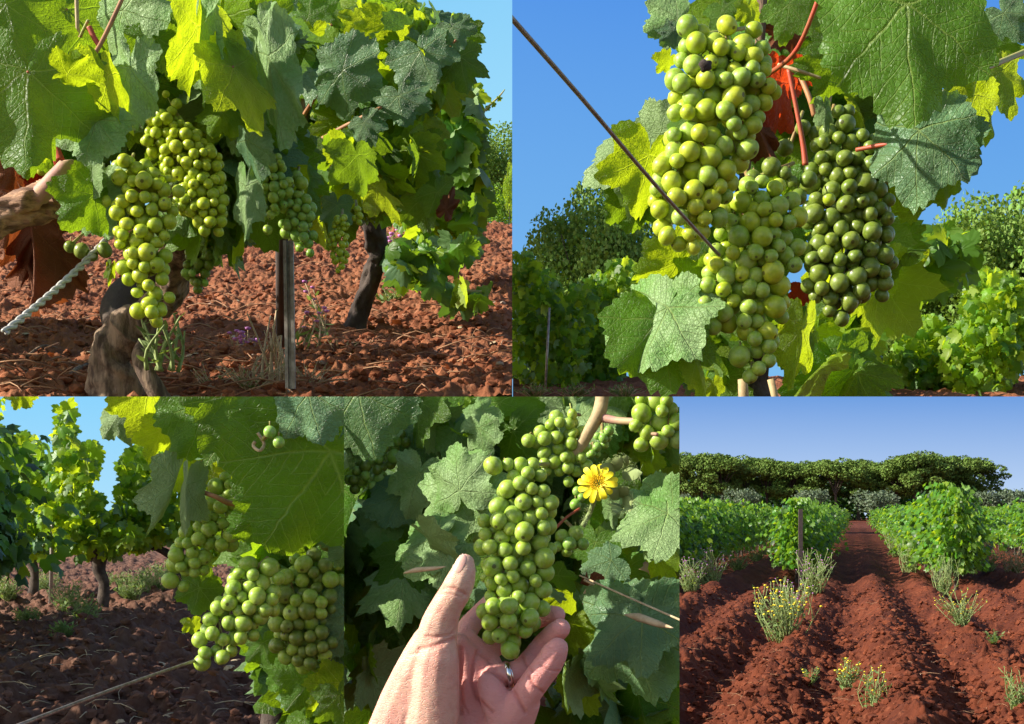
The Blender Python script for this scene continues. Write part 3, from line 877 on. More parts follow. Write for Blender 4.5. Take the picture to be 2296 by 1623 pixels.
# stakes
def stake(px, pyb, pyt, lab, w=.035, mat='post_dark'):
    d = EYE * F / (pyb - HY); x = (px - CX) / F * d
    z1 = EYE + (HY - pyt) / F * d; z0 = hz(x, d) - .1
    mb = MB()
    box_tube_post(mb, Vector((x - w * .5, d, z0)), Vector((x - w * .5, d, z1)), w * .22, w * .5)
    box_tube_post(mb, Vector((x + w * .3, d - w * .3, z0)), Vector((x + w * .3, d - w * .3, z1 - .004)), w * .58, w * .18)
    box_tube_post(mb, Vector((x + w * 1.05, d, z0)), Vector((x + w * 1.05, d, z1 - .002)), w * .2, w * .5)
    o = mb.build('vineyard_post', M[mat], smooth=False)
    return tag(o, lab, 'post')
stake(1794, 1312, 1141, 'tall dark metal post at the near end of the left vine row', .042)
stake(1592, 1275, 1205, 'short brown post among the leaves of the second left row', .05, 'bark_dark')
stake(2096, 1300, 1130, 'weathered post half buried in the leaves of the near right vine', .05, 'bark_dark')

# ------------------------------------------------------------------ weeds
FM_ = {}
def flower_mesh(k):
    if k not in FM_:
        o = mesh_obj('flower', ICO1[0] * np.array([1, 1, .55]) * (1 + .2 * np.sin(ICO1[0][:, :1] * 8)), ICO1[1], M[k], link=False); FM_[k] = o.data; bpy.data.objects.remove(o)
    return FM_[k]
def weed(px, py, hpx, label, cat='weed', flowers=None, nst=18, spread=.5, mats=('weed', 'w'), d=None, leafsize=.028, lean=0, group=None, bay=None, fl=.012, base=None, leaves=9, name='weed', sr=1.0, flat=False):
    """a bushy plant whose foot is at px, py on the field"""
    rr = random.Random(int(px * 7 + py))
    if d is None: d = EYE * F / (py - HY)
    b = Vector(((px - CX) / F * d, d, 0)); b.z = hz(b.x, b.y) if base is None else base
    H = hpx / F * d
    root = empty(name, b, label, cat, group)
    mb = MB(); Pn, Yn, Nn, Sn, Kn = [], [], [], [], []; fm = MB()
    for s_ in range(nst):
        a = rr.uniform(0, 6.28); q = rr.random() ** .6 * spread
        h = H * rr.uniform(.55, 1.0) * (1 - .25 * q)
        tip = b + Vector((math.cos(a) * q * H * .8 + lean * h, math.sin(a) * q * H * .8, h))
        off_ = Vector((rr.gauss(0, 1), rr.gauss(0, 1), 0)) * H * .09
        mid = b + off_ + (tip - b) * .45 + Vector((rr.gauss(0, .03), rr.gauss(0, .03), 0)) * H
        r = H * .006 * sr + .0006
        mb.tube([b + off_ * .9, mid, tip], [r * 1.5, r, r * .6], 5, k=3)
        for k in range(leaves):
            t = (k + 1) / leaves; p = (b + off_ * .9).lerp(mid, t * 2) if t < .5 else mid.lerp(tip, t * 2 - 1)
            aa = rr.uniform(0, 6.28)
            Pn.append(p); Yn.append(Vector((math.cos(aa), math.sin(aa), rr.uniform(-.1, .9)))); Nn.append(Vector((rr.gauss(0, .6), rr.gauss(0, .6), 1)))
            Sn.append(leafsize * rr.uniform(.6, 1.3) * (1.15 - .5 * t)); Kn.append(0)
        if rr.random() < .75:
            tip2 = mid + Vector((rr.uniform(-1, 1), rr.uniform(-1, 1), 1.2)) * h * .22; mb.tube([mid, tip2], [r * .7, r * .5], 4); tips = [tip, tip2]
        else: tips = [tip]
        if flowers:
            for tp in tips:
                if rr.random() < .75:
                    fo = bpy.data.objects.new('flower', flower_mesh(flowers)); COL.objects.link(fo)
                    fo.matrix_basis = Matrix.Translation(tp) @ Matrix.Scale(fl * rr.uniform(.8, 1.2), 4)
                    if trimmed(fo, bay): attach(fo, root)
    st = mb.build('stem', M[mats[0]])
    if trimmed(st, bay): attach(st, root)
    fl_ = scatter('foliage', Pn, Yn, Nn, Sn, Kn, WEEDL, [LS[mats[1]]], None, bay)
    if fl_: attach(fl_, root)
    return root
def slim(n=5):
    V = [(0, 0, 0)]; F_ = []
    for k in range(n + 1):
        t = k / n; w = .17 * math.sin(math.pi * min(1, t * .9 + .1)) + .01
        V += [(-w, t * 1.1, .12 * t * t), (w, t * 1.1, .12 * t * t)]
    F_.append((0, 2, 1))
    for k in range(n): a = 1 + 2 * k; F_.append((a, a + 1, a + 3, a + 2))
    return np.array(V), F_
WEEDL = [slim()]
weed(1752, 1450, 145, 'tall bushy weed with many small yellow flowers in front of the left row', flowers='weedflower', nst=58, spread=.62, leafsize=.06, fl=.018, leaves=9)
weed(1775, 1400, 120, 'pale green weed clump between the yellow weed and the dark post', nst=36, spread=.5, leafsize=.07, flowers='purple', fl=.014)
weed(1828, 1345, 110, 'grey green weed thicket at the foot of the near left vine', nst=40, spread=.6, leafsize=.08, flowers='purple', fl=.014)
weed(1820, 1290, 80, 'green undergrowth beside the lane under the left row', nst=30, spread=.7, leafsize=.09)
weed(1900, 1555, 80, 'low weed with yellow flowers in the foreground soil', flowers='weedflower', nst=20, spread=.6, leafsize=.05, fl=.013)
weed(1818, 1545, 50, 'small sparse weed with yellow buds left of the low yellow weed', flowers='weedflower', nst=9, spread=.7, leafsize=.045, fl=.012)
weed(1960, 1620, 115, 'thin upright weed at the bottom edge near the lane', flowers='weedflower', nst=12, spread=.35, leafsize=.05, fl=.009)
weed(2115, 1335, 95, 'pale bushy weed under the near right vine', nst=34, spread=.5, leafsize=.07)
weed(2155, 1422, 95, 'sprawling green weed on the soil right of the lane', flowers='weedflower', nst=30, spread=.8, leafsize=.06, fl=.010)
weed(2230, 1480, 36, 'tiny green seedling on the bare soil at right', nst=8, spread=.8, leafsize=.06)
weed(2280, 1610, 110, 'straggly weed at the lower right corner of the field', nst=16, spread=.6, leafsize=.05)
weed(2040, 1290, 90, 'dense weed growing along the shaded foot of the near right row', nst=40, spread=.6, leafsize=.08)
weed(2010, 1255, 70, 'lush weed farther along the foot of the near right row', nst=34, spread=.7, leafsize=.1)
weed(2215, 1290, 80, 'dry brown and green weed under the far right row', nst=36, spread=.7, leafsize=.08, flowers='purple', fl=.01)
weed(2275, 1300, 85, 'brownish weed clump at the right edge under the far right row', nst=36, spread=.7, leafsize=.08, mats=('dry', 'w'))
weed(2170, 1262, 60, 'pale weed between the near right vine and the far right row', nst=30, spread=.8, leafsize=.1)
weed(1590, 1325, 90, 'purple flowered weed clump under the second left row', flowers='purple', nst=44, spread=.7, leafsize=.07, fl=.014)
weed(1548, 1350, 85, 'grey weed with purple heads at the left end of the field', flowers='purple', nst=36, spread=.6, leafsize=.07, fl=.013)
weed(1700, 1262, 55, 'green weed strip behind the bare soil at left', nst=34, spread=.9, leafsize=.09)
weed(1655, 1285, 60, 'green weed between the trunks of the second left row', nst=34, spread=.9, leafsize=.08)

# ------------------------------------------------------------------ stone pines, olives and the wood behind
def pine_variant(seed, H=13.0):
    rr = random.Random(seed)
    blobs = []
    for k in range(26):
        a = rr.uniform(0, 6.28); q = math.sqrt(rr.random()) * 4.3
        z = H * .87 - q * q * .085 + rr.uniform(-.7, .5)
        blobs.append((Vector((math.cos(a) * q, math.sin(a) * q, z)), rr.uniform(1.1, 1.9)))
    for k in range(22):
        a = rr.uniform(0, 6.28); q = rr.uniform(2.2, 5.4); blobs.append((Vector((math.cos(a) * q, math.sin(a) * q, H * rr.uniform(.40, .74))), rr.uniform(.9, 1.5)))
    Pn, Yn, Nn, Sn, Kn = [], [], [], [], []
    for c, r in blobs:
        for _ in range(int(150 * r)):
            dr = Vector((rr.gauss(0, 1), rr.gauss(0, 1), rr.gauss(.25, .8))).normalized()
            Pn.append(c + Vector((dr.x, dr.y, dr.z * .72)) * r * rr.uniform(.75, 1.05))
            Yn.append(Vector((rr.gauss(0, 1), rr.gauss(0, 1), rr.uniform(0, 1)))); Nn.append(dr + Vector((rr.gauss(0, .5), rr.gauss(0, .5), rr.gauss(.2, .4))))
            Sn.append(rr.uniform(.17, .34)); Kn.append(0)
    o = scatter('crown', Pn, Yn, Nn, Sn, Kn, [TPL_P], [LS['p']]); me = o.data; bpy.data.objects.remove(o)
    mb = MB(); t = Vector((rr.uniform(-.3, .3), 0, H * .5))
    mb.tube([(0, 0, -.4), (t.x * .4, 0, H * .25), t], [.34, .27, .22], 8, .05, seed)
    for k in range(9):
        a = 6.28 * k / 9 + rr.uniform(-.3, .3); q = rr.uniform(1.8, 3.8)
        mb.tube([t - Vector((0, 0, rr.uniform(0, 2.0))), Vector((math.cos(a) * q * .45, math.sin(a) * q * .45, H * .66)), Vector((math.cos(a) * q, math.sin(a) * q, H * .82))], [.13, .09, .05], 5)
    o = mb.build('trunk', M['bark_dark']); tm = o.data; bpy.data.objects.remove(o)
    return me, tm
TPL_P = (np.array([(0, 0, 0), (-.5, .5, -.1), (-.1, 1.05, .05), (.45, .75, -.1), (.55, .1, -.12), (-.4, -.2, -.1)]), [(0, 2, 1), (0, 3, 2), (0, 4, 3), (0, 5, 4), (0, 1, 5)])
PV = [pine_variant(s) for s in (31, 32, 33, 34)]
rr = random.Random(44)
def tree_at(px, d, H, v, label, group, lib, nm, z0=0.0, ref=13.0, wide=1.0):
    x = (px - CX) / F * d
    root = empty(nm, (x, d, z0), label, nm.replace('_', ' '), group)
    for n_, me in (('crown', lib[v][0]), ('trunk', lib[v][1])):
        o = bpy.data.objects.new(n_, me); COL.objects.link(o); o.parent = root
    s = H / ref; root.scale = (s * wide, s * wide * rr.uniform(.9, 1.1), s); root.rotation_euler = (0, 0, rr.uniform(0, 6.28))
    return root
skyl = [(1530, 1014), (1575, 1013), (1620, 1016), (1670, 1022), (1720, 1027), (1770, 1032), (1825, 1032), (1875, 1027), (1925, 1030), (1975, 1035), (2010, 1026), (2052, 1012), (2095, 1017), (2140, 1018), (2180, 1024)]
for i, (px, py) in enumerate(skyl):
    d = 262 + rr.uniform(-8, 8)
    H = (HY - py) / F * d + EYE + .3
    lab = ('broad green stone pine standing at the right end of the pine wood' if i == len(skyl) - 1 else
           'tallest round stone pine near the right end of the wood' if i == 11 else ('first', 'second', 'third', 'fourth', 'fifth', 'sixth', 'seventh', 'eighth', 'ninth', 'tenth', 'eleventh', '', 'thirteenth', 'fourteenth')[i] + ' umbrella shaped stone pine from the left in the wood behind the vines')
    tree_at(px, d, H, i % 4, lab, 'stone pines behind the vineyard', PV, 'stone_pine', wide=1.0 + .12 * (i % 3))
for i in range(13):
    px = 1545 + i * 47 + rr.uniform(-8, 8); d = 285
    tree_at(px, d, (HY - (1045 + rr.uniform(-8, 6))) / F * d, (i + 2) % 4, 'shaded stone pine in the second line of the wood, seen between the front trunks', 'pines of the second line', PV, 'stone_pine', wide=.95)
# dark undergrowth that closes the wood
Pn, Yn, Nn, Sn, Kn = [], [], [], [], []
for _ in range(9000):
    d = rr.uniform(268, 300); px = rr.uniform(1480, 2205); top = 7.2 + 1.5 * math.sin(px * .03)
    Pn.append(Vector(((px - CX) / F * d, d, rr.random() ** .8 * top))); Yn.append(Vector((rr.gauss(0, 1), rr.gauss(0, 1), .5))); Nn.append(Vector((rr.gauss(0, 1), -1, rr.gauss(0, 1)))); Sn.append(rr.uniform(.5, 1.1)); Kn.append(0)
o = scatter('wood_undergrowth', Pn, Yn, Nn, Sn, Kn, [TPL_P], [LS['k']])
tag(o, 'dark evergreen undergrowth between the pine trunks', 'undergrowth', kind='stuff')

def round_tree(seed, mat, H=5.0, W_=2.6, n=1500, leafs=(.12, .22), trunk=.12, low=.25):
    rr = random.Random(seed); Pn, Yn, Nn, Sn, Kn = [], [], [], [], []
    bl = []
    for k in range(15):
        a = rr.uniform(0, 6.28); q = rr.random() ** .5 * W_ * .62; z = H * rr.uniform(low + .15, .84)
        bl.append((Vector((math.cos(a) * q, math.sin(a) * q, z)), rr.uniform(.5, .85) * W_ * .5))
    for c, r in bl:
        for _ in range(n // 15):
            dr = Vector((rr.gauss(0, 1), rr.gauss(0, 1), rr.gauss(.2, 1))).normalized()
            Pn.append(c + dr * r * rr.uniform(.6, 1.08)); Yn.append(Vector((rr.gauss(0, 1), rr.gauss(0, 1), rr.gauss(0, 1)))); Nn.append(dr + Vector((rr.gauss(0, .6), rr.gauss(0, .6), rr.gauss(0, .6))))
            Sn.append(rr.uniform(*leafs)); Kn.append(0)
    o = scatter('crown', Pn, Yn, Nn, Sn, Kn, [TPL_P], [LS[mat]]); me = o.data; bpy.data.objects.remove(o)
    mb = MB(); mb.tube([(0, 0, -.3), (.05, 0, H * .3), (-.05, .05, H * .6)], [trunk, trunk * .7, trunk * .4], 7, .1, seed)
    for k in range(5):
        a = 6.28 * k / 5; mb.tube([(0, 0, H * .3), (math.cos(a) * W_ * .3, math.sin(a) * W_ * .3, H * .55), (math.cos(a) * W_ * .5, math.sin(a) * W_ * .5, H * .75)], [trunk * .5, trunk * .3, trunk * .15], 5)
    t = mb.build('trunk', M['bark_dark']); tm = t.data; bpy.data.objects.remove(t)
    return me, tm
OV = [round_tree(51, 'o', 5, 3.4, 2200, (.16, .30)), round_tree(52, 'o', 5, 3.4, 2200, (.16, .30))]
for i, (px, py, wd) in enumerate([(1535, 1112, .7), (1663, 1098, 1), (1820, 1103, 1.1), (1962, 1102, 1.3), (2120, 1104, 1.0), (2165, 1106, .9), (2215, 1106, 1), (2260, 1102, 1.1), (2296, 1104, 1), (1600, 1120, .8)]):
    d = 205; lab = ['silvery olive tree cut by the left edge of the field view', 'silvery olive tree left of the dark post in front of the pines', 'silvery olive tree right above the near left vine row',
                    'broad silvery olive tree left of the near right vine', 'silvery olive tree just right of the near right vine', 'grey green olive beneath the last stone pine', 'grey olive tree right of the last pine',
                    'olive tree standing open against the sky at right', 'olive tree at the right edge of the field', 'low dim olive tree at the foot of the left pines'][i]
    tree_at(px, d, (HY - py) / F * d + EYE, i % 2, lab, 'olive trees in front of the pines', OV, 'olive_tree', ref=4.9, wide=wd)

def litter(name, bay, spots, hfun, size, seed, label):
    """withered leaves lying on the soil"""
    rr = random.Random(seed); hh = hbatch(spots, hfun); Pn, Yn, Nn, Sn, Kn = [], [], [], [], []
    for (x, y), z in zip(spots, hh):
        a = rr.uniform(0, 6.28); Pn.append(Vector((x, y, float(z) + size * .25))); Yn.append(Vector((math.cos(a), math.sin(a), rr.uniform(-.3, .5)))); Nn.append(Vector((rr.gauss(0, .5), rr.gauss(0, .5), 1))); Sn.append(size * rr.uniform(.5, 1.2)); Kn.append(rr.choice((0, 0, 1)))
    o = scatter(name, Pn, Yn, Nn, Sn, Kn, TPL_MID, [LM['b'], M['dry']], None, bay)
    if o: tag(o, label, 'leaf litter', kind='stuff')
rr = random.Random(77)
sp = []
for _ in range(70):
    y = 1 / rr.uniform(1 / 9.0, 1 / 26); sp.append((rr.uniform(.14, .385) * y, y))
litter('leaf_litter', None, sp, ground_h, .045, 1, 'brown withered vine leaves scattered on the red field')
sp = []
for _ in range(150):
    y = 1 / rr.uniform(1 / 5.3, 1 / 11); sp.append((rr.uniform(-.39, -.13) * y, y))
litter('leaf_litter', None, sp, ground_h, .045, 2, 'withered leaves scattered on the shaded brown soil')
# ------------------------------------------------------------------ lower left: bunches under large leaves, vines behind
rr = random.Random(61)
for i, (px, pyb, sz, lab) in enumerate([(70, 1345, .95, 'leafy vine at the left edge behind the shaded soil'), (225, 1372, 1.08, 'tall leafy vine on a bare black trunk with sky showing through'), (395, 1362, .95, 'leafy vine just left of the hanging grapes'),
                             (-60, 1420, 1.0, 'shaded vine half cut by the left edge'), (540, 1345, .9, 'leafy vine behind the grapes, mostly hidden'), (690, 1350, .9, 'leafy vine at the far right behind the grapes')]):
    d = .9 * F / (pyb - HY)
    x = (px - CX) / F * d
    root = empty('grapevine', (x, d, hz(x, d)), lab, 'grapevine')
    # own canopy: loose column of leaves
    bl = [[(75, 1130, 62, 110), (55, 1030, 42, 60), (70, 1215, 66, 40)], [(145, 965, 20, 66), (155, 1060, 50, 66), (165, 1160, 76, 70), (235, 1205, 76, 42)],
          [(330, 1050, 62, 52), (350, 1150, 86, 76), (290, 1185, 60, 50), (282, 1120, 22, 40), (205, 1030, 22, 40)], [(-40, 1150, 60, 150), (5, 1230, 50, 40)],
          [(480, 1150, 80, 110), (560, 1150, 70, 90)], [(690, 1150, 90, 90)]][i]
    fill_px('foliage', 3, bl, (d - .5, d + .5), 820, .078, [{'t': 3, 'g': 4, 'y': 4}, {'g': 3, 'y': 6, 'd': 1.5}, {'g': 3, 'y': 6, 'd': 1.2}, {'t': 5, 'k': 2}, {'g': 4, 'y': 3}, {'g': 4, 'y': 3}][i], parent=root, seed=60 + i)
    part_tube('trunk', 'bark_dark', root, 3, [(px, pyb + 8, d), (px + 8, pyb - 60, d), (px - 4, pyb - 100, d), (px + 10, pyb - 150, d)], [.065, .045, .055, .07], 10, .18, i)
    part_tube('cordon', 'bark_dark', root, 3, [(px, pyb - 110, d), (px - 50, pyb - 135, d), (px - 100, pyb - 130, d)], [.045, .03, .02], 8, .15, i)
for k, (px, py, h, lab) in enumerate([(150, 1385, 90, 'pale grass tuft left of the black trunk'), (290, 1352, 60, 'bright low weed right of the black trunk'), (190, 1400, 70, 'wispy weed in front of the black trunk'), (345, 1340, 80, 'tall dry grass behind the grapes at mid field'), (60, 1405, 50, 'low weed near the left edge'), (260, 1330, 50, 'light green ground weed behind the trunk'), (310, 1330, 55, 'low leafy weed in the middle of the shaded ground'), (370, 1312, 60, 'tall pale grass right of the far trunk'), (100, 1330, 60, 'grass tuft behind the grey stake'), (20, 1370, 60, 'grass clump at the very left edge'), (420, 1350, 55, 'green ground weed under the left bunch'), (140, 1440, 40, 'small weed in front of the stake')]):
    d = .9 * F / (py - HY)
    weed(px, py, h, lab, nst=46, spread=.8, leafsize=.05, d=d, bay=3, leaves=7)
for (px, d0, pyb, pyt, lab) in [(113, 12.0, 1375, 1090, 'thin grey stake left of the black vine trunk')]:
    mb = MB(); mb.tube([P(px, pyb, d0), P(px + 6, pyt, d0)], [.018, .016], 8)
    tag(mb.build('vineyard_stake', M['post']), lab, 'stake')
sp = []
for _ in range(260):
    y = 1 / rr.uniform(1 / 5.4, 1 / 12); x = rr.uniform(-.4, -.12) * y; sp.append((x, y))
hh = hbatch(sp, ground_h)
o = straw('straw', [(a[0], a[1], float(h)) for a, h in zip(sp, hh)], 'dry', 8, (.05, .2), .0025); tag(o, 'pale dry stalks and leaf litter on the shaded soil', 'straw', kind='stuff')

for k, (vx, vy) in enumerate([(-3.4, 5.6), (-3.7, 7.2), (-4.1, 8.8), (-4.6, 10.4)]):  # extra vines added out of view to throw shade on the soil
    place_vine(vx, vy, k % 4, 'leafy vine added out of view at left to shade the soil', 'added vines out of view at left')
V3 = empty('grapevine', P(620, 1620, 1.3), 'near grapevine with huge dark shading leaves over the lower left bunches', 'grapevine')
def L3(J, T, d, **k): return leaf(V3, 3, J, T, d, **k)
L3((330, 870), (300, 985), 1.16, mat='y', roll=35, pitch=15, seed=1)
L3((470, 900), (415, 1040), 1.12, mat='g', roll=-10, pitch=10, seed=2, cut=.7)
L3((560, 880), (470, 1035), 1.10, mat='g', roll=0, pitch=20, seed=3, cut=.6)
L3((360, 965), (338, 1038), 1.14, mat='y', roll=40, seed=4)
L3((268, 925), (225, 985), 1.2, mat='d', roll=-30, flip=True, seed=5, fold=.4)
L3((45, 880), (72, 915), 1.3, mat='y', roll=20, seed=6)
L3((742, 1010), (575, 1262), 1.05, mat='g', roll=8, pitch=-5, seed=7, cut=.35, fold=.10, wave=.05)
L3((640, 1130), (510, 1215), 1.09, mat='g', roll=20, seed=8, cut=.5, wave=.1)
L3((600, 900), (640, 1010), 1.06, mat='k' if False else 'g', roll=-30, pitch=10, seed=9, cut=.5)
L3((690, 880), (720, 1010), 1.02, mat='t', roll=-25, pitch=0, seed=10, cut=.6)
L3((740, 930), (600, 960), 1.08, mat='t', roll=-20, seed=101, cut=.6)
L3((418, 1085), (402, 1212), 1.10, mat='d', roll=-30, flip=True, seed=11, fold=.4, cut=.7, sx=.36)
L3((395, 1075), (352, 1215), 1.12, mat='d', roll=45, flip=True, seed=12, fold=.5, sx=.32)
L3((405, 1050), (450, 1090), 1.16, mat='y', roll=10, seed=13)
L3((385, 1050), (365, 1105), 1.16, mat='y', roll=30, seed=14)
L3((480, 1060), (520, 1100), 1.2, mat='y', roll=20, seed=15)
L3((480, 1040), (500, 1080), 1.22, mat='g', roll=20, seed=16)
L3((448, 1318), (430, 1385), 1.19, mat='g', roll=-15, seed=17, cut=.6, wave=.1)
L3((450, 1300), (480, 1345), 1.21, mat='g', roll=15, seed=18)
L3((590, 1440), (600, 1500), 1.22, mat='g', roll=-15, seed=19)
L3((640, 1500), (650, 1575), 1.24, mat='g', roll=-20, seed=20, wave=.1)
L3((700, 1520), (640, 1600), 1.22, mat='g', roll=10, seed=21, cut=.6)
L3((760, 1530), (700, 1600), 1.2, mat='y', roll=35, seed=22)
L3((790, 1380), (730, 1480), 1.19, mat='t', roll=0, seed=23)
L3((800, 1180), (755, 1280), 1.15, mat='t', roll=20, seed=24)
L3((720, 1420), (690, 1520), 1.28, mat='g', roll=0, seed=25)
L3((640, 1400), (700, 1480), 1.3, mat='g', roll=0, seed=26)
L3((430, 1395), (436, 1425), 1.24, mat='y', roll=10, seed=27)
L3((560, 1130), (600, 1240), 1.28, mat='g', roll=10, seed=28)
L3((760, 1560), (775, 1640), 1.18, mat='g', roll=10, seed=29)
fill_px('foliage', 3, [(690, 1330, 80, 190), (620, 1180, 70, 80), (700, 950, 90, 60), (600, 930, 90, 40), (735, 1520, 50, 70)], (1.28, 1.42), 230, .055, {'g': 5, 't': 3}, parent=V3, seed=70, full=True, face=(0, -.9, .1))
rr = random.Random(5); Pn, Yn, Nn, Sn, Kn = [], [], [], [], []
for _ in range(44):                          # unseen leaf curtain added past the left edge, aimed to shade this vine
    tx, ty, td = rr.choice([(rr.uniform(590, 765), rr.uniform(1000, 1240), 1.05), (rr.uniform(610, 765), rr.uniform(890, 1010), 1.07), (rr.uniform(625, 760), rr.uniform(1250, 1480), 1.2), (rr.uniform(600, 765), rr.uniform(1150, 1400), 1.15)])
    p = P(tx, ty, td); t_ = (0.10 + .058 * rr.random() + (tx + 60) / F * td) / abs(SD.x) * .93
    q = p + SD * t_
    if px_of(q)[0] > -50: q = q + SD * .06
    Pn.append(q); Yn.append(Vector((rr.uniform(-1, 1), rr.uniform(-1, 1), -1))); Nn.append(SD + Vector((rr.gauss(0, .3), rr.gauss(0, .3), rr.gauss(0, .3)))); Sn.append(rr.uniform(.035, .05)); Kn.append(0)
scatter('foliage', Pn, Yn, Nn, Sn, Kn, TPL_MID, [LM['g']], V3)
part_tube('cane', 'cane_green', V3, 3, [(500, 1000, 1.2), (545, 1075, 1.2), (570, 1180, 1.22)], [.005, .0055, .005], 9)
part_tube('tendril', 'cane_green', V3, 3, [(505, 1010, 1.17), (490, 1020, 1.16), (497, 1030, 1.15), (515, 1022, 1.16), (528, 1012, 1.18)], .0014, 6)
part_tube('tendril', 'cane_tan', V3, 3, [(578, 970, 1.03), (592, 995, 1.03), (582, 1010, 1.02), (568, 1000, 1.03), (572, 990, 1.03)], .0013, 6)
part_tube('petiole', 'cane_brown', V3, 3, [(438, 1098, 1.12), (480, 1112, 1.11), (515, 1128, 1.12), (550, 1128, 1.14)], [.0018, .002, .0025, .002], 8)
part_tube('tendril', 'cane_red', V3, 3, [(452, 1035, 1.16), (456, 1050, 1.15), (450, 1065, 1.15), (445, 1080, 1.15)], .0011, 6)
part_tube('trunk', 'bark_dark', V3, 3, [(622, 1700, 1.45), (628, 1560, 1.45), (640, 1450, 1.45), (660, 1380, 1.45)], [.022, .018, .02, .024], 10, .15, 5)
bunch('upper left bunch of sunlit green grapes under the curled dusty leaf', 3, [(500, 1090, 34), (530, 1100, 36), (500, 1135, 46), (540, 1140, 40), (465, 1175, 46), (440, 1215, 48), (500, 1200, 46), (405, 1255, 42), (440, 1260, 38), (378, 1295, 28), (400, 1310, 26)], 1.17, .0072, 'b', 3, (545, 1075, .02), group='lower left bunches')
bunch('middle bunch of sunlit green grapes ending at the thin wire', 3, [(560, 1285, 40), (600, 1290, 40), (540, 1320, 44), (580, 1345, 56), (520, 1370, 52), (490, 1410, 48), (540, 1410, 46), (460, 1450, 38), (500, 1465, 34), (455, 1490, 26)], 1.12, .0076, 'b', 4, (600, 1250, .03), group='lower left bunches')
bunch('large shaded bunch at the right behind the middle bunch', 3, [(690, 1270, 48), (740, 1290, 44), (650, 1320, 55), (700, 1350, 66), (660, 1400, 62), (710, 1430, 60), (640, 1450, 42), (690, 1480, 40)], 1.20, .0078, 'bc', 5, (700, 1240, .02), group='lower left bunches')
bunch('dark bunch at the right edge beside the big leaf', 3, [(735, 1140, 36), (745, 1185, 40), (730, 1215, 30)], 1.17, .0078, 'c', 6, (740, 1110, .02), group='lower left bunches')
bunch('two tiny grapes and a curled tendril on the dark upper leaf', 3, [(605, 968, 15), (625, 992, 15)], 1.0, .0052, 'e', 7, (590, 985, .03), layers=1, extra=[(605, 968, 15, 0), (625, 992, 14, 0)])
wm = MB(); wm.tube([P(20, 1635, .83), P(250, 1547, .96), P(440, 1480, 1.12)], [.0015, .0015, .0014], 8)
w = wm.build('trellis_wire', M['wire']); tag(w, 'pale thin wire running from the lower left edge to the middle bunch', 'wire')
# ------------------------------------------------------------------ upper left: trained vine over red soil
def bank_py(d): return 500 + 405 * (np.clip((5.2 - d) / 3.4, 0, 1.2)) ** 1.45
def bank_h(x, y):
    y_ = np.maximum(y, 1.7)
    z = EYE + (HY - bank_py(y_)) / F * y_
    z = z + (fbm(x * 5, y_ * 4, 3, 71) - .5) * .05 + (fbm(x * 22, y_ * 16, 4, 75, True) - .5) * .026 + (np.maximum(fbm(x * 60, y_ * 45, 3, 79), .48) - .48) * .035
    return z
ys = np.linspace(1.72, 5.2, 420); us = np.linspace(-.42, .004, 460)
Y, U = np.meshgrid(ys, us, indexing='ij'); X = U * Y; Z = bank_h(X, Y)
idx = np.arange(Y.size).reshape(Y.shape)
quads = np.stack([idx[:-1, :-1], idx[:-1, 1:], idx[1:, 1:], idx[1:, :-1]], -1).reshape(-1, 4)
o = mesh_obj('soil', np.stack([X, Y, Z], -1).reshape(-1, 3), quads, M['soil_near']); trim(o, 1); o['kind'] = 'structure'
rr = random.Random(5); sp = []
for _ in range(6500):
    y = 1 / rr.uniform(1 / 1.8, 1 / 4.9); x = rr.uniform(-.4, -.002) * y
    sp.append((x, y, rr.choice((.0022, .003, .004, .0055, .008, .011)) * rr.uniform(.7, 1.2)))
hh = hbatch(sp, bank_h); hd1 = {(a[0], a[1]): float(b) for a, b in zip(sp, hh)}
o = clods('soil_clods', sp, M['clod'], lambda x, y: hd1[(x, y)], 6); trim(o, 1); tag(o, 'coarse orange red clods on the soil under the trained vine', 'soil clods', kind='stuff')
sp = [(rr.uniform(-.4, -.002), 1 / rr.uniform(1 / 1.8, 1 / 4.5)) for _ in range(330)]; sp = [(a * b, b) for a, b in sp]
hh = hbatch(sp, bank_h)
o = straw('straw', [(a[0], a[1], float(h)) for a, h in zip(sp, hh)], 'drypale', 9, (.03, .13), .0012); trim(o, 1); tag(o, 'scattered dry twigs and grass on the orange red soil', 'straw', kind='stuff')
sp = [(rr.uniform(-.4, -.002), 1 / rr.uniform(1 / 1.85, 1 / 3.5)) for _ in range(70)]; sp = [(a * b, b, rr.uniform(.004, .010)) for a, b in sp]
hh = hbatch(sp, bank_h); hd2 = {(a[0], a[1]): float(b) for a, b in zip(sp, hh)}
o = clods('pebbles', sp, M['stone'], lambda x, y: hd2[(x, y)], 8, .5); trim(o, 1); tag(o, 'small pale pebbles on the orange red soil', 'pebbles', kind='stuff')
def bz(px, py):
    """depth at which the bank is seen at row py"""
    d = 5.2 - 3.4 * max(0.0, (py - 500) / 405.0) ** (1 / 1.45); return d

sp = []
for _ in range(130):
    y = 1 / rr.uniform(1 / 1.85, 1 / 4.6); sp.append((rr.uniform(-.385, -.004) * y, y))
litter('leaf_litter', 1, sp, bank_h, .014, 3, 'crumbled dry leaves on the orange red soil')
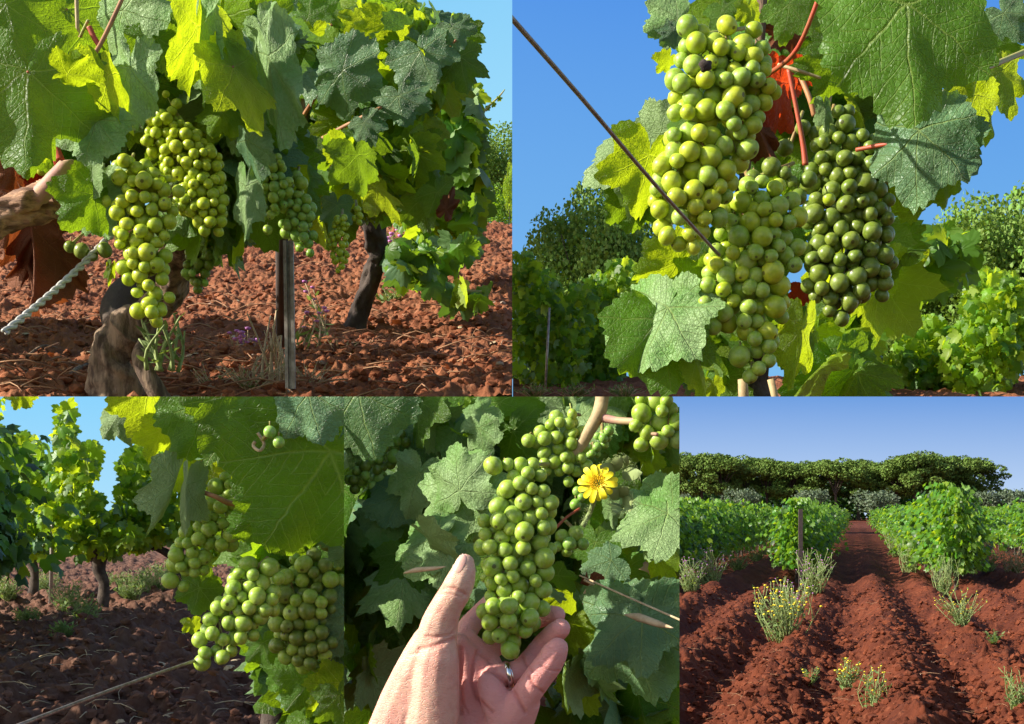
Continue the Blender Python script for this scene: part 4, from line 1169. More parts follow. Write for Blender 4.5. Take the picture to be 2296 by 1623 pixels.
# vines
V1 = empty('grapevine', P(290, 890, 1.9), 'gnarled old vine at left whose leaves and bunches fill the front', 'grapevine')
def L1(J, T, d, **k): return leaf(V1, 1, J, T, d, **k)
L1((62, 160), (60, 385), 1.22, mat='g', roll=-6, pitch=10, seed=1, fold=.12, wave=.12, petiole=('cane_red', (118, 300), .06))
L1((150, 165), (225, 190), 1.20, mat='y', roll=52, pitch=-15, seed=2, fold=.3, wave=.15)
L1((15, 10), (45, 175), 1.27, mat='g', roll=-5, seed=3)
L1((150, 20), (165, 185), 1.34, mat='g', roll=10, seed=4, petiole=('cane_brown', (110, 140), .05))
L1((215, 268), (190, 378), 1.24, mat='d', roll=-26, pitch=12, seed=5, fold=.15, cut=.7)
L1((292, 152), (308, 316), 1.27, mat='d', roll=-33, pitch=10, seed=6, fold=.1, cut=.55, sx=.55)
L1((246, 166), (312, 302), 1.25, mat='y', roll=62, seed=7, fold=.1, cut=.5, sx=.8)
L1((275, 20), (318, 150), 1.30, mat='d', roll=-38, seed=8, cut=.6)
L1((350, 85), (385, 175), 1.30, mat='g', roll=25, seed=9, wave=.14, cut=.6)
L1((442, 60), (430, 250), 1.26, mat='y', roll=58, seed=10, fold=.1, cut=.5, sx=.5)
L1((446, 62), (440, 252), 1.27, mat='d', roll=-63, seed=11, fold=.1, cut=.5, sx=.55)
L1((462, 40), (520, 150), 1.33, mat='y', roll=45, seed=12, cut=.6)
L1((522, 150), (600, 296), 1.26, mat='y', roll=48, seed=13, fold=.12, cut=.75, sx=.8, petiole=('cane_brown', (482, 192), .04))
L1((525, 165), (545, 60), 1.28, mat='y', roll=48, seed=14, fold=.12, cut=.6)
L1((602, 130), (634, 362), 1.32, mat='d', roll=-36, seed=15, fold=.12, cut=.45, sx=.34)
L1((585, 55), (625, 130), 1.36, mat='d', roll=-33, seed=16, wave=.12)
L1((340, 40), (310, 130), 1.38, mat='g', roll=0, seed=17)
L1((400, 30), (385, 120), 1.42, mat='y', roll=40, seed=18)
L1((420, 60), (350, 60), 1.45, mat='g', roll=-20, seed=181)
L1((350, 190), (330, 280), 1.36, mat='g', roll=10, seed=19)
L1((515, 215), (528, 345), 1.38, mat='d', roll=-28, seed=20, cut=1.2, sx=.7)
L1((552, 418), (545, 545), 1.34, mat='d', roll=-30, seed=21, cut=.6, sx=.42)
L1((556, 315), (585, 418), 1.33, mat='t', roll=-50, seed=22, cut=.5, sx=.75)
L1((520, 360), (490, 440), 1.55, mat='d', roll=-28, seed=23)
L1((500, 340), (560, 400), 1.56, mat='g', roll=-10, seed=24)
L1((212, 435), (135, 510), 1.27, mat='g', roll=0, pitch=10, seed=25, wave=.12, cut=.8)
L1((215, 430), (240, 545), 1.28, mat='d', roll=-43, seed=26, cut=.7)
L1((205, 390), (205, 455), 1.27, mat='d', roll=-68, seed=27, cut=.6)
L1((70, 335), (60, 400), 1.40, mat='g', roll=0, seed=28)
L1((100, 330), (95, 365), 1.38, mat='y', roll=20, seed=29)
L1((500, 470), (545, 545), 1.62, mat='g', roll=0, seed=30)
L1((395, 330), (330, 380), 1.52, mat='g', roll=-10, seed=31)
L1((70, 500), (95, 720), 1.42, mat='b', roll=-30, seed=33, wave=.5, fold=.8, sx=.36, label='long withered red brown leaf tip')
L1((85, 510), (50, 640), 1.43, mat='b', roll=15, seed=332, wave=.5, fold=.8, sx=.5)
L1((50, 560), (100, 680), 1.44, mat='b', roll=-15, seed=333, wave=.5, fold=.8, sx=.4)
L1((40, 480), (30, 600), 1.43, mat='b', roll=35, seed=331, wave=.4, fold=.5)
L1((40, 370), (20, 470), 1.46, mat='b', roll=10, seed=34, wave=.3, fold=.4)
L1((90, 380), (60, 430), 1.47, mat='r', roll=10, seed=35, wave=.2)
L1((250, 600), (245, 640), 1.4, mat='y', roll=10, seed=36, sx=.4)
fill_px('foliage', 1, [(300, 90, 330, 110), (430, 240, 150, 110), (560, 330, 110, 100), (120, 250, 140, 110), (480, 440, 90, 70)], (1.46, 1.64), 260, .062, {'g': 6, 't': 2, 'y': 1}, parent=V1, seed=80, full=True, face=(-.3, -.9, .3))
fill_px('foliage', None, [(-250, 250, 170, 200), (-420, 420, 150, 150)], (1.7, 2.7), 130, .09, {'g': 6}, parent=V1, seed=85, full=True)  # unseen leaves added past the left edge to shade the red soil
fill_px('foliage', 1, [(330, 70, 290, 60), (420, 190, 190, 80), (200, 90, 120, 60)], (1.36, 1.48), 60, .038, {'g': 4, 'y': 4, 'd': 3}, parent=V1, seed=86, full=True, face=(.35, -1, .1))
fill_px('foliage', 1, [(850, 120, 190, 90), (850, 330, 130, 120)], (1.82, 1.95), 75, .045, {'g': 4, 'y': 5, 't': 2}, parent=V1, seed=87, full=True, face=(.5, -1, .1))
# wood
part_tube('trunk', 'bark_pale', V1, 1, [(262, 940, 1.86), (262, 880, 1.85), (250, 800, 1.84), (290, 735, 1.84), (345, 690, 1.82), (385, 640, 1.78), (400, 560, 1.70), (390, 480, 1.62)], [.040, .035, .027, .029, .018, .018, .020, .020], 56, .30, 4, 16)
part_tube('trunk_spur', 'bark_pale', V1, 1, [(365, 900, 1.80), (335, 850, 1.79), (312, 800, 1.80), (318, 765, 1.82)], [.014, .012, .010, .004], 16, .14, 9, 10)
part_tube('trunk_arm', 'bark_dark', V1, 1, [(255, 730, 1.86), (262, 680, 1.9), (330, 620, 1.95), (370, 540, 1.9)], [.016, .020, .024, .024], 16, .12, 12, 8)
part_tube('bark_arm', 'bark_arm', V1, 1, [(-60, 520, 1.30), (20, 486, 1.32), (95, 470, 1.33), (150, 462, 1.34), (230, 440, 1.37), (380, 430, 1.45), (430, 440, 1.5)], [.0165, .0155, .014, .0105, .0095, .006, .004], 48, .30, 3, 14)
part_tube('bark_arm', 'bark_arm', V1, 1, [(-20, 478, 1.31), (45, 455, 1.31), (88, 430, 1.31), (105, 415, 1.31)], [.010, .0105, .010, .007], 40, .35, 8, 10)
part_tube('cane', 'cane_pink', V1, 1, [(88, 440, 1.31), (120, 405, 1.30), (150, 372, 1.30), (152, 362, 1.30)], [.0095, .0090, .0085, .006], 16, .04, 2)
part_tube('cane', 'cane_pink', V1, 1, [(148, 378, 1.30), (170, 398, 1.31), (215, 404, 1.33)], [.005, .004, .004], 10, .05, 2)
part_tube('shoot', 'cane_red', V1, 1, [(112, 285, 1.33), (122, 320, 1.31), (134, 365, 1.30)], [.0032, .0034, .006], 12)
part_tube('cane', 'bark', V1, 1, [(200, 272, 1.40), (240, 252, 1.41), (262, 240, 1.43)], [.010, .010, .009], 14, .1, 5)
part_tube('shoot', 'cane_brown', V1, 1, [(186, 148, 1.24), (225, 100, 1.26), (300, 20, 1.28)], [.0022, .0022, .002], 10)
part_tube('shoot', 'cane_red', V1, 1, [(200, 60, 1.30), (210, 82, 1.30), (222, 102, 1.30)], [.0028, .0026, .0024], 10)
part_tube('shoot', 'cane_green', V1, 1, [(198, 45, 1.30), (182, 78, 1.31), (178, 95, 1.32)], [.0016, .0016, .003], 8)
part_tube('shoot', 'cane_tan', V1, 1, [(170, 15, 1.31), (174, 60, 1.31), (180, 85, 1.32)], [.002, .002, .002], 8)
part_tube('shoot', 'cane_tan', V1, 1, [(322, 10, 1.36), (318, 60, 1.36), (314, 115, 1.38)], [.006, .005, .003], 10)
part_tube('shoot', 'cane_tan', V1, 1, [(371, 20, 1.34), (367, 60, 1.34), (365, 88, 1.34)], [.0014, .0014, .0014], 8)
part_tube('shoot', 'cane_brown', V1, 1, [(392, 106, 1.33), (415, 95, 1.32), (440, 82, 1.3)], [.0022, .002, .0018], 8)
part_tube('shoot', 'cane_brown', V1, 1, [(370, 220, 1.45), (440, 210, 1.42), (480, 190, 1.38), (515, 163, 1.30)], [.0022, .0028, .003, .002], 8)
part_tube('shoot', 'cane_tan', V1, 1, [(530, 240, 1.42), (528, 265, 1.42), (545, 290, 1.42)], [.002, .0022, .002], 8)
part_tube('shoot', 'cane_brown', V1, 1, [(190, 250, 1.33), (215, 222, 1.31), (245, 195, 1.28)], [.0018, .0018, .0016], 8)
part_tube('tendril', 'cane_tan', V1, 1, [(362, 205, 1.40), (366, 193, 1.39), (372, 200, 1.39), (390, 208, 1.39), (412, 212, 1.39), (408, 222, 1.39)], .0011, 6)
part_tube('shoot', 'cane_brown', V1, 1, [(250, 408, 1.33), (300, 420, 1.33), (375, 440, 1.36)], [.0025, .002, .002], 8, .06)

bunch('front bunch of pale yellow green grapes hanging lowest before the stump', 1, [(285, 385, 42), (322, 400, 48), (318, 440, 68), (296, 475, 58), (350, 480, 52), (320, 530, 68), (325, 580, 62), (308, 600, 48), (335, 630, 46), (330, 680, 46), (345, 700, 36)], 1.28, .0080, 'a', 11, (300, 345, .03), group='upper left bunches', maxn=100,
      extra=[(380, 667, 13, 0), (400, 429, 15, -.01), (278, 360, 17, -.01), (378, 400, 9, 0), (370, 456, 14, -.01), (268, 398, 18, -.012), (322, 405, 19, -.02), (240, 450, 16, 0), (265, 462, 16, .0), (340, 700, 16, -.015), (312, 412, 14, 0)])
bunch('second bunch of grapes behind and right of the front bunch', 1, [(372, 290, 48), (350, 318, 38), (408, 330, 58), (442, 368, 60), (400, 370, 44), (450, 412, 60), (430, 445, 48), (465, 460, 52), (472, 497, 40), (388, 262, 26)], 1.36, .0064, 'a', 12, (385, 225, .02), group='upper left bunches', extra=[(396, 233, 12, 0), (372, 211, 9, 0), (385, 250, 12, 0)])
bunch('small shaded bunch hanging left of the dark post', 1, [(445, 545, 34), (455, 575, 42), (440, 605, 36), (445, 635, 24)], 1.55, .0066, 'ec', 13, (450, 500, .05), group='upper left bunches')
bunch('few grapes behind the left bark arm', 1, [(112, 368, 22), (100, 378, 20)], 1.42, .0082, 'a', 14, (125, 340, .03), group='upper left bunches')
bunch('three pale grapes under the bark arm beside the pink cane', 1, [(160, 412, 24), (190, 425, 22), (180, 395, 18), (215, 385, 14)], 1.42, .0080, 'a', 15, (190, 370, .03), group='upper left bunches')
bunch('few shaded grapes under the lower left leaf', 1, [(160, 548, 20), (185, 560, 22), (205, 570, 18), (235, 560, 18)], 1.36, .0082, 'c', 16, (190, 520, .03), group='upper left bunches')

# second vine, shaded, further right
V2 = empty('grapevine', P(790, 740, bz(0, 740)), 'shaded vine on a dark leaning trunk at the right of the red soil', 'grapevine')
def L2(J, T, d, **k): return leaf(V2, 1, J, T, d, **k)
L2((765, 160), (850, 215), 1.75, mat='t', roll=-15, seed=41, cut=.6, fold=.3, sx=1.3)
L2((765, 155), (705, 100), 1.76, mat='t', roll=-20, seed=42, cut=.6)
L2((940, 115), (975, 195), 1.8, mat='t', roll=-5, seed=43, sx=1.2)
L2((935, 110), (890, 170), 1.82, mat='t', roll=5, seed=44)
L2((1012, 62), (1035, 110), 1.8, mat='t', roll=0, seed=45, sx=1.2)
L2((1030, 125), (1052, 205), 1.85, mat='g', roll=22, seed=46, cut=1.2)
L2((1045, 70), (1085, 95), 1.9, mat='g', roll=30, seed=47, cut=1.2)
L2((893, 215), (905, 285), 1.8, mat='t', roll=-10, seed=48, sx=1.3)
L2((815, 275), (838, 325), 1.8, mat='t', roll=-10, seed=49)
L2((800, 350), (815, 440), 1.75, mat='g', roll=35, seed=50)
L2((775, 330), (760, 400), 1.8, mat='y', roll=45, seed=501)
L2((845, 420), (905, 490), 1.8, mat='y', roll=60, seed=51, cut=1.2)
L2((860, 400), (930, 440), 1.85, mat='y', roll=60, seed=52)
L2((930, 290), (935, 385), 1.9, mat='y', roll=55, seed=53)
L2((980, 430), (1015, 490), 1.85, mat='g', roll=15, seed=54)
L2((950, 440), (960, 520), 1.9, mat='g', roll=15, seed=541)
L2((755, 460), (745, 525), 1.7, mat='t', roll=-15, seed=55, sx=.8)
L2((720, 300), (735, 360), 1.95, mat='g', roll=30, seed=56)
L2((690, 40), (760, 70), 1.9, mat='g', roll=0, seed=57)
L2((800, 40), (830, 95), 1.9, mat='y', roll=45, seed=58)
L2((850, 60), (880, 90), 1.95, mat='t', roll=-20, seed=59)
L2((680, 120), (655, 60), 1.9, mat='d', roll=-20, seed=60, cut=1.2)
L2((640, 170), (660, 200), 1.8, mat='t', roll=50, seed=61)
L2((680, 340), (700, 400), 1.7, mat='t', roll=-40, seed=62)
L2((720, 190), (780, 250), 2.0, mat='g', roll=20, seed=63)
L2((870, 150), (850, 220), 2.0, mat='y', roll=40, seed=64)
L2((1000, 470), (1020, 420), 1.84, mat='b', roll=0, seed=65, sx=.5, wave=.3)
fill_px('foliage', 1, [(780, 120, 200, 125), (760, 320, 140, 130), (850, 340, 95, 110), (700, 400, 100, 75), (950, 105, 80, 75), (650, 250, 60, 200)], (1.95, 2.4), 800, .058, {'g': 6, 'y': 2.4, 't': 2}, parent=V2, seed=81, full=True, face=(.3, -.9, .3))
fill_px('foliage', 1, [(990, 330, 70, 130), (1020, 250, 50, 60), (1040, 400, 40, 90), (930, 430, 90, 60), (1000, 520, 60, 40)], (3.0, 3.6), 900, .050, {'g': 4, 'y': 5, 'd': 1}, parent=V2, seed=82, full=False, face=(.3, -.9, .3), mode='mid')
dT = bz(0, 735)
part_tube('trunk', 'bark_dark', V2, 1, [(785, 760, dT), (812, 690, dT), (838, 610, dT - .02), (848, 560, dT - .04), (838, 500, dT - .08), (846, 440, dT - .12), (835, 390, dT - .2)], [.026, .020, .019, .021, .022, .020, .016], 36, .28, 3, 12)
part_tube('cane', 'cane_brown', V2, 1, [(690, 330, 1.9), (760, 290, 1.85), (855, 240, 1.8)], [.0035, .003, .002], 8)
part_tube('cane', 'cane_brown', V2, 1, [(680, 260, 1.9), (720, 200, 1.85), (765, 160, 1.76)], [.0032, .0028, .002], 8)
part_tube('cane', 'bark', V2, 1, [(676, 420, 1.95), (678, 320, 1.95), (690, 150, 1.98)], [.008, .007, .006], 10, .08)
part_tube('cane', 'cane_brown', V2, 1, [(690, 110, 1.9), (720, 75, 1.9), (745, 55, 1.9)], [.003, .003, .002], 8)
part_tube('cane', 'cane_brown', V2, 1, [(692, 332, 1.88), (740, 336, 1.83), (795, 342, 1.76)], [.002, .002, .0018], 8)
part_tube('cane', 'cane_red', V2, 1, [(715, 350, 1.88), (745, 375, 1.83), (775, 395, 1.8)], [.002, .002, .0018], 8)
part_tube('cane', 'cane_brown', V2, 1, [(985, 150, 1.84), (1005, 115, 1.82), (1022, 90, 1.8)], [.002, .002, .0018], 8)
part_tube('shoot', 'cane_green', V2, 1, [(1060, 290, 3.2), (1085, 250, 3.2), (1120, 215, 3.2), (1132, 200, 3.2)], [.004, .003, .002, .001], 6)
for q in ((1075, 262), (1092, 243), (1105, 235), (1118, 222)): L2(q, (q[0] + 9, q[1] - 2), 3.2, mat='y', roll=20, seed=q[0])
bunch('shaded bunch of small green grapes just left of the dark post top', 1, [(615, 370, 30), (608, 410, 36), (628, 420, 34), (612, 450, 36), (598, 480, 24), (600, 515, 12)], 1.45, .0068, 'eb', 21, (620, 335, .03), group='upper left bunches')
bunch('longer shaded bunch hanging over the dark post', 1, [(665, 410, 32), (650, 450, 36), (675, 470, 38), (662, 505, 40), (682, 530, 32), (690, 555, 20)], 1.47, .0068, 'eb', 22, (670, 375, .03), group='upper left bunches', extra=[(695, 567, 10, 0), (672, 556, 10, 0)])
bunch('bright narrow sunlit bunch near the leaning dark trunk', 1, [(764, 500, 22), (758, 540, 28), (762, 575, 24), (762, 600, 14)], 1.50, .0042, 'a', 23, (768, 470, .03), group='upper left bunches')
bunch('small bright bunch tip beside the leaning trunk top', 1, [(800, 470, 14), (804, 490, 16), (806, 500, 10)], 1.55, .0042, 'a', 24, (798, 450, .03), group='upper left bunches')
# creeping vine shoot on the soil
V4 = empty('grapevine', P(930, 640, 2.9), 'low green vine shoot creeping over the red soil at right', 'grapevine')
fill_px('foliage', 1, [(900, 570, 32, 30), (945, 590, 50, 45), (1000, 650, 40, 22), (1060, 660, 40, 22), (1010, 560, 45, 25)], (2.65, 2.95), 85, .040, {'g': 5, 'y': 1, 't': 3}, parent=V4, seed=83, full=False, face=(.2, -1, .3))
part_tube('shoot', 'cane_green', V4, 1, [(890, 650, 2.8), (940, 640, 2.8), (1010, 650, 2.8), (1080, 655, 2.8)], .004, 6)
# posts, cable
dP = 1.83
pm = MB(); pm.tube([P(632, 770, 2.3), P(632, 470, 2.0)], [.010, .010], 8); tag(pm.build('dark_post', M['post_dark']), 'dark square post behind the pale stake, bunches hanging over it', 'post')
mb = MB()
for px, w in ((642, .0022), (650, .0020), (657, .0022)):
    a = P(px + 2, 872, dP); b = P(px - 3, 540, dP + .0)
    box_tube_post(mb, a + Vector((0, .003 if px == 650 else 0, 0)), b + Vector((0, .003 if px == 650 else 0, .0)), w, .0035)
tag(mb.build('metal_stake', M['post'], smooth=False), 'pale ribbed metal stake standing upright in the red soil', 'stake')
cm = MB()
A_, B_ = P(10, 745, 1.22), P(292, 480, 1.42)
for s_ in (0, math.pi):
    pts = []
    for k in range(161):
        t = k / 160; p = A_.lerp(B_, t) - Vector((0, 0, .006 * math.sin(math.pi * t))); a = t * 62 + s_
        ax_ = (B_ - A_).normalized(); u1 = ax_.cross(Vector((0, 1, 0))).normalized(); u2 = ax_.cross(u1)
        pts.append(p + (u1 * math.cos(a) + u2 * math.sin(a)) * .0019)
    v, f = tube_arrays(pts, [.0021] * len(pts), 7); cm.add(v, f)
o = cm.build('twisted_cable', M['rope']); trim(o, 1); tag(o, 'twisted two strand pale cable slanting up at the lower left of the red soil', 'cable')
# weeds on this soil
def sweed(px, py, h, lab, **k):
    d = k.pop('d', bz(px, py)); b = P(px, py, d)
    return weed(px, py, h, lab, d=d, bay=1, base=b.z, **k)
sweed(365, 830, 170, 'upright green weed stalk right of the stump', nst=9, spread=.6, leafsize=.020, leaves=5, sr=2.6, d=1.78)
sweed(700, 800, 175, 'tall pale weed with narrow leaves right of the metal stake', nst=7, spread=.25, leafsize=.020, leaves=9, flowers='purple', fl=.005, mats=('dry', 'w'))
sweed(560, 880, 90, 'brown tangled dry weed left of the metal stake', nst=26, spread=1.2, leafsize=.008, leaves=4, mats=('dry', 'w'))
sweed(690, 870, 70, 'dry flattened grass right of the stake foot', nst=26, spread=1.6, leafsize=.006, leaves=3, mats=('dry', 'w'))
sweed(612, 870, 190, 'leafless dry stalks crossing in front of the metal stake', nst=12, spread=.5, leafsize=.004, leaves=2, mats=('dry', 'w'), sr=1.6)
sweed(545, 800, 70, 'drooping dry stalks with a purple flower between stump and stake', nst=12, spread=.9, leafsize=.004, leaves=2, mats=('dry', 'w'), flowers='purple', fl=.006, sr=1.4)
sweed(470, 870, 60, 'low tangled dry weed at the bottom right of the stump', nst=20, spread=1.4, leafsize=.006, leaves=3, mats=('dry', 'w'))
sweed(760, 800, 60, 'brown dry weed tuft in front of the leaning trunk', nst=24, spread=1.4, leafsize=.006, leaves=4, mats=('dry', 'w'))
sweed(870, 680, 40, 'small green weed right of the leaning trunk foot', nst=12, spread=1.3, leafsize=.02, leaves=5)
sweed(890, 600, 90, 'pale weed with purple flowers behind the leaning trunk', nst=26, spread=.8, leafsize=.03, leaves=6, flowers='purple', fl=.008, mats=('dry', 'w'))
sweed(150, 600, 60, 'thin dry weed behind the cable', nst=16, spread=1.2, leafsize=.012, leaves=4, mats=('dry', 'w'))
sweed(300, 880, 60, 'thin dry grass at the foot of the stump', nst=12, spread=1.3, leafsize=.004, leaves=2, mats=('dry', 'w'))
def branch(px0, py0, px1, py1, r, lab):
    d0, d1 = bz(px0, py0), bz(px1, py1)
    m_ = MB(); a, b = P(px0, py0, d0), P(px1, py1, d1); m_.tube([a, (a + b) / 2 + Vector((0, 0, .012)), b], [r, r * .8, r * .5], 8, .15)
    o_ = m_.build('fallen_branch', M['bark_pale']); trim(o_, 1); tag(o_, lab, 'branch')
branch(130, 885, 205, 815, .006, 'pale fallen branch left of the stump'); branch(700, 755, 840, 815, .0018, 'thin dry twig on the soil right of the stake'); branch(60, 800, 130, 780, .003, 'short pale twig at the left of the soil')
# far wood and bushes at the right
FV = [round_tree(91, 'f', 16, 10, 16000, (.18, .40), .3, .0), round_tree(92, 'f', 16, 10, 16000, (.18, .40), .3, .0)]
BV = [round_tree(93, 'o', 2, 1.3, 2500, (.05, .1), .04, .05), round_tree(94, 'g', 2, 1.3, 2500, (.05, .1), .04, .05), round_tree(95, 'y', 2, 1.3, 3500, (.04, .08), .04, .0)]
def far_tree(px, pyt, pyb, d, v, lab, grp, lib, ref, nm, wide=1.0, bay=1, cat=None):
    x = (px - CX) / F * d; z0 = EYE + (HY - pyb) / F * d; H = (pyb - pyt) / F * d
    root = empty(nm, (x, d, z0), lab, cat or nm.replace('_', ' '), grp)
    for n_, me in (('crown', lib[v][0]), ('trunk', lib[v][1])):
        s = H / ref
        M_ = Matrix.Translation((x, d, z0)) @ Matrix.Rotation(rr.uniform(0, 6.28), 4, 'Z') @ Matrix.Diagonal((s * wide, s * wide, s, 1))
        o = bpy.data.objects.new(n_, me); COL.objects.link(o); o.matrix_basis = M_
        if trimmed(o, bay): attach(o, root)
    return root
far_tree(1068, 312, 520, 90, 0, 'dark wooded slope tree right of the vine, lower left of the sky', 'dark trees beyond the red soil', FV, 15, 'broadleaf_tree', 1.0)
far_tree(1125, 308, 520, 92, 1, 'dark tree at the right edge beneath the cyan sky', 'dark trees beyond the red soil', FV, 15, 'broadleaf_tree', 1.0)
far_tree(1030, 330, 520, 94, 1, 'dark tree partly hidden by the bright vine foliage', 'dark trees beyond the red soil', FV, 15, 'broadleaf_tree', 1.0)
far_tree(1075, 428, 512, 30, 0, 'grey green olive bush below the dark trees', None, BV, 1.95, 'olive_bush', 1.2)
far_tree(1125, 425, 512, 20, 1, 'light green bush at the right edge below the dark trees', None, BV, 1.95, 'bush', 1.1)
far_tree(1142, 370, 500, 10, 2, 'bright vine tip cut by the right edge', None, BV, 1.95, 'bush', .25)
# ------------------------------------------------------------------ upper right: bunches against the blue sky
for i, (px, pyt, pyb, d, v, w_) in enumerate([(1330, 455, 880, 95, 0, .72), (1400, 520, 880, 97, 1, .7), (1265, 580, 880, 96, 1, .6), (2050, 560, 900, 98, 1, .8), (2130, 520, 900, 96, 0, .8), (2230, 480, 900, 95, 1, .8), (2310, 465, 900, 97, 0, .8), (1990, 620, 900, 99, 0, .8)]):
    far_tree(px, pyt, pyb, d, v, ['round green tree rising left of the bunches into the blue sky', 'lower green tree half behind the left bunch', 'small green tree at the left behind the vine row', 'dark tree right of the shaded bunch', 'dark tree behind the bright right vines',
             'tall tree near the right edge under the blue sky', 'tall tree cut by the right edge', 'low dark tree seen through the gap right of the bunches'][i], 'trees behind the upper right vine', FV, 15, 'broadleaf_tree', w_, 2)
gm = []
def slope_h(px, d): return EYE + (HY - 868) / F * d
vv = []; ff = []
nn = 40
for j in range(nn + 1):
    for i in range(nn + 1):
        d = 4.0 + 1.4 * j / nn; px = 1150 + 1250 * i / nn
        p = P(px, 905 - 55 * (j / nn) ** .7, d); p.z += .02 * math.sin(i * 1.7 + j) ; vv.append(p)
for j in range(nn):
    for i in range(nn): a = j * (nn + 1) + i; ff.append((a, a + 1, a + nn + 2, a + nn + 1))
o = mesh_obj('soil', vv, ff, M['soil_near']); trim(o, 2); o['kind'] = 'structure'
for i, (bl, dr, n, lab, w) in enumerate([
    ([(1170, 610, 45, 45), (1200, 700, 70, 100), (1230, 790, 90, 90), (1300, 700, 40, 60)], (4.6, 5.2), 1500, 'shaded leafy vine at the lower left behind a thin stake', {'g': 6, 'y': 5, 'd': 1}),
    ([(1350, 720, 60, 110), (1330, 820, 70, 70), (1400, 640, 50, 60)], (5.0, 5.5), 1300, 'leafy vine between the left stake and the dusty leaf', {'g': 6, 'y': 4}),
    ([(2230, 690, 70, 90), (2200, 800, 90, 90), (2280, 720, 50, 100)], (4.2, 4.9), 1700, 'bright sunlit vine at the right edge', {'y': 6, 'g': 3.5}),
    ([(2080, 780, 70, 70), (2120, 820, 80, 60), (2030, 840, 60, 50)], (4.4, 5.0), 1400, 'bright sunlit vine right of the narrow gravel lane', {'y': 6, 'g': 4}),
    ([(1900, 760, 60, 90), (1860, 830, 60, 60), (1600, 860, 60, 30)], (4.0, 4.6), 800, 'dark vine behind the bottom of the hanging bunches', {'g': 6, 'k': 3}),
    ([(2120, 560, 60, 50), (2060, 600, 70, 60), (2000, 560, 60, 70), (1960, 700, 40, 60)], (1.7, 2.1), 150, 'loose leafy shoots right of the shaded bunch', {'g': 6, 'y': 2})]):
    root = empty('grapevine', P(bl[0][0], 880, dr[0]), lab, 'grapevine', 'vines behind the upper right bunches')
    fill_px('foliage', 2, bl, dr, n, .026 if i < 5 else .032, w, parent=root, seed=90 + i, face=(0, -.5, .6))
    if i < 5: part_tube('trunk', 'bark_dark', root, 2, [(bl[1][0], 900, dr[0] + .2), (bl[1][0] + 5, 830, dr[0] + .2), (bl[1][0] - 4, 780, dr[0] + .2)], [.02, .016, .018], 8, .1, i)
mb = MB(); mb.tube([P(1222, 888, 4.4), P(1232, 690, 4.4)], [.0045, .004], 8); o = mb.build('vineyard_stake', M['post']); trim(o, 2); tag(o, 'thin grey stake in front of the lower left vine', 'stake')
rr = random.Random(8)
for px, lab in ((1290, 'yellowish grass tuft at the lower left corner'), (1200, 'yellowish grass tuft right beside the stake foot'), (1400, 'yellowish grass left of the pale leaf')):
    weed(px, 895, 40, lab, nst=50, spread=1.6, leafsize=.02, leaves=5, d=4.1, bay=2, base=P(px, 895, 4.1).z, mats=('dry', 'w'))

VB = empty('grapevine', P(1690, 885, 1.15), 'tall vine carrying the three large bunches against the blue sky', 'grapevine')
def LB(J, T, d, **k): return leaf(VB, 2, J, T, d, **k)
LB((2030, 5), (2050, 306), .92, mat='g', roll=10, pitch=8, seed=1, fold=.10, wave=.07, cut=.55, sx=.85)
LB((2190, 118), (2192, 232), .95, mat='y', roll=60, seed=2, sx=.7)
LB((2060, 292), (2045, 480), 1.02, mat='t', roll=-12, seed=3, cut=.45, fold=.25, sx=.85)
LB((2110, 300), (2050, 420), 1.03, mat='t', roll=-30, seed=31, cut=.5)
LB((2190, 210), (2150, 330), 1.25, mat='y', roll=40, seed=4, cut=1.3)
LB((2240, 160), (2280, 260), 1.35, mat='y', roll=42, seed=5, cut=1.3)
LB((2160, 300), (2120, 370), 1.3, mat='y', roll=40, seed=6, cut=1.3)
LB((2250, 30), (2296, 90), 1.4, mat='t', roll=10, seed=7, cut=1.2)
LB((2230, 100), (2296, 130), 1.5, mat='g', roll=20, seed=8, cut=1.2)
LB((2120, 400), (2070, 460), 1.4, mat='y', roll=30, seed=9)
LB((2000, 430), (2030, 470), 1.4, mat='y', roll=30, seed=91)
LB((1480, 300), (1432, 220), 1.12, mat='d', roll=-28, seed=10, cut=.6, flip=True)
LB((1460, 330), (1292, 405), 1.12, mat='d', roll=-38, seed=11, cut=.6, fold=.25, flip=True, sx=.8)
LB((1470, 340), (1420, 300), 1.13, mat='d', roll=-28, seed=111, flip=True)
LB((1455, 350), (1425, 490), 1.10, mat='y', roll=35, seed=12, cut=.9)
LB((1430, 400), (1370, 500), 1.14, mat='g', roll=25, seed=13, cut=.9)
LB((1440, 420), (1410, 520), 1.15, mat='g', roll=10, seed=14)
LB((1520, 590), (1415, 630), 1.04, mat='y', roll=35, seed=15, wave=.14)
LB((1570, 590), (1500, 640), 1.08, mat='g', roll=10, seed=16)
LB((1575, 640), (1480, 660), 1.05, mat='g', roll=30, seed=17, wave=.14)
LB((1555, 560), (1580, 640), 1.10, mat='g', roll=0, seed=18)
LB((1500, 688), (1440, 850), 1.00, mat='d', roll=-36, pitch=12, seed=19, fold=.12, cut=.8, wave=.08)
LB((1505, 690), (1555, 830), 1.01, mat='d', roll=-48, pitch=10, seed=20, cut=.6, sx=.8)
LB((1480, 720), (1500, 890), 1.005, mat='g', roll=20, pitch=10, seed=201, cut=.8)
LB((1560, 810), (1590, 900), 1.0, mat='y', roll=55, seed=21, sx=.6)
LB((1800, 732), (1785, 880), 1.03, mat='y', roll=42, seed=22, cut=.9, fold=.25, sx=.55)
LB((1748, 185), (1735, 330), 1.12, mat='r', roll=48, seed=23, cut=.7, sx=.8, label='bright red leaf lit from behind between the bunches')
LB((1775, 150), (1790, 220), 1.16, mat='r', roll=30, seed=24)
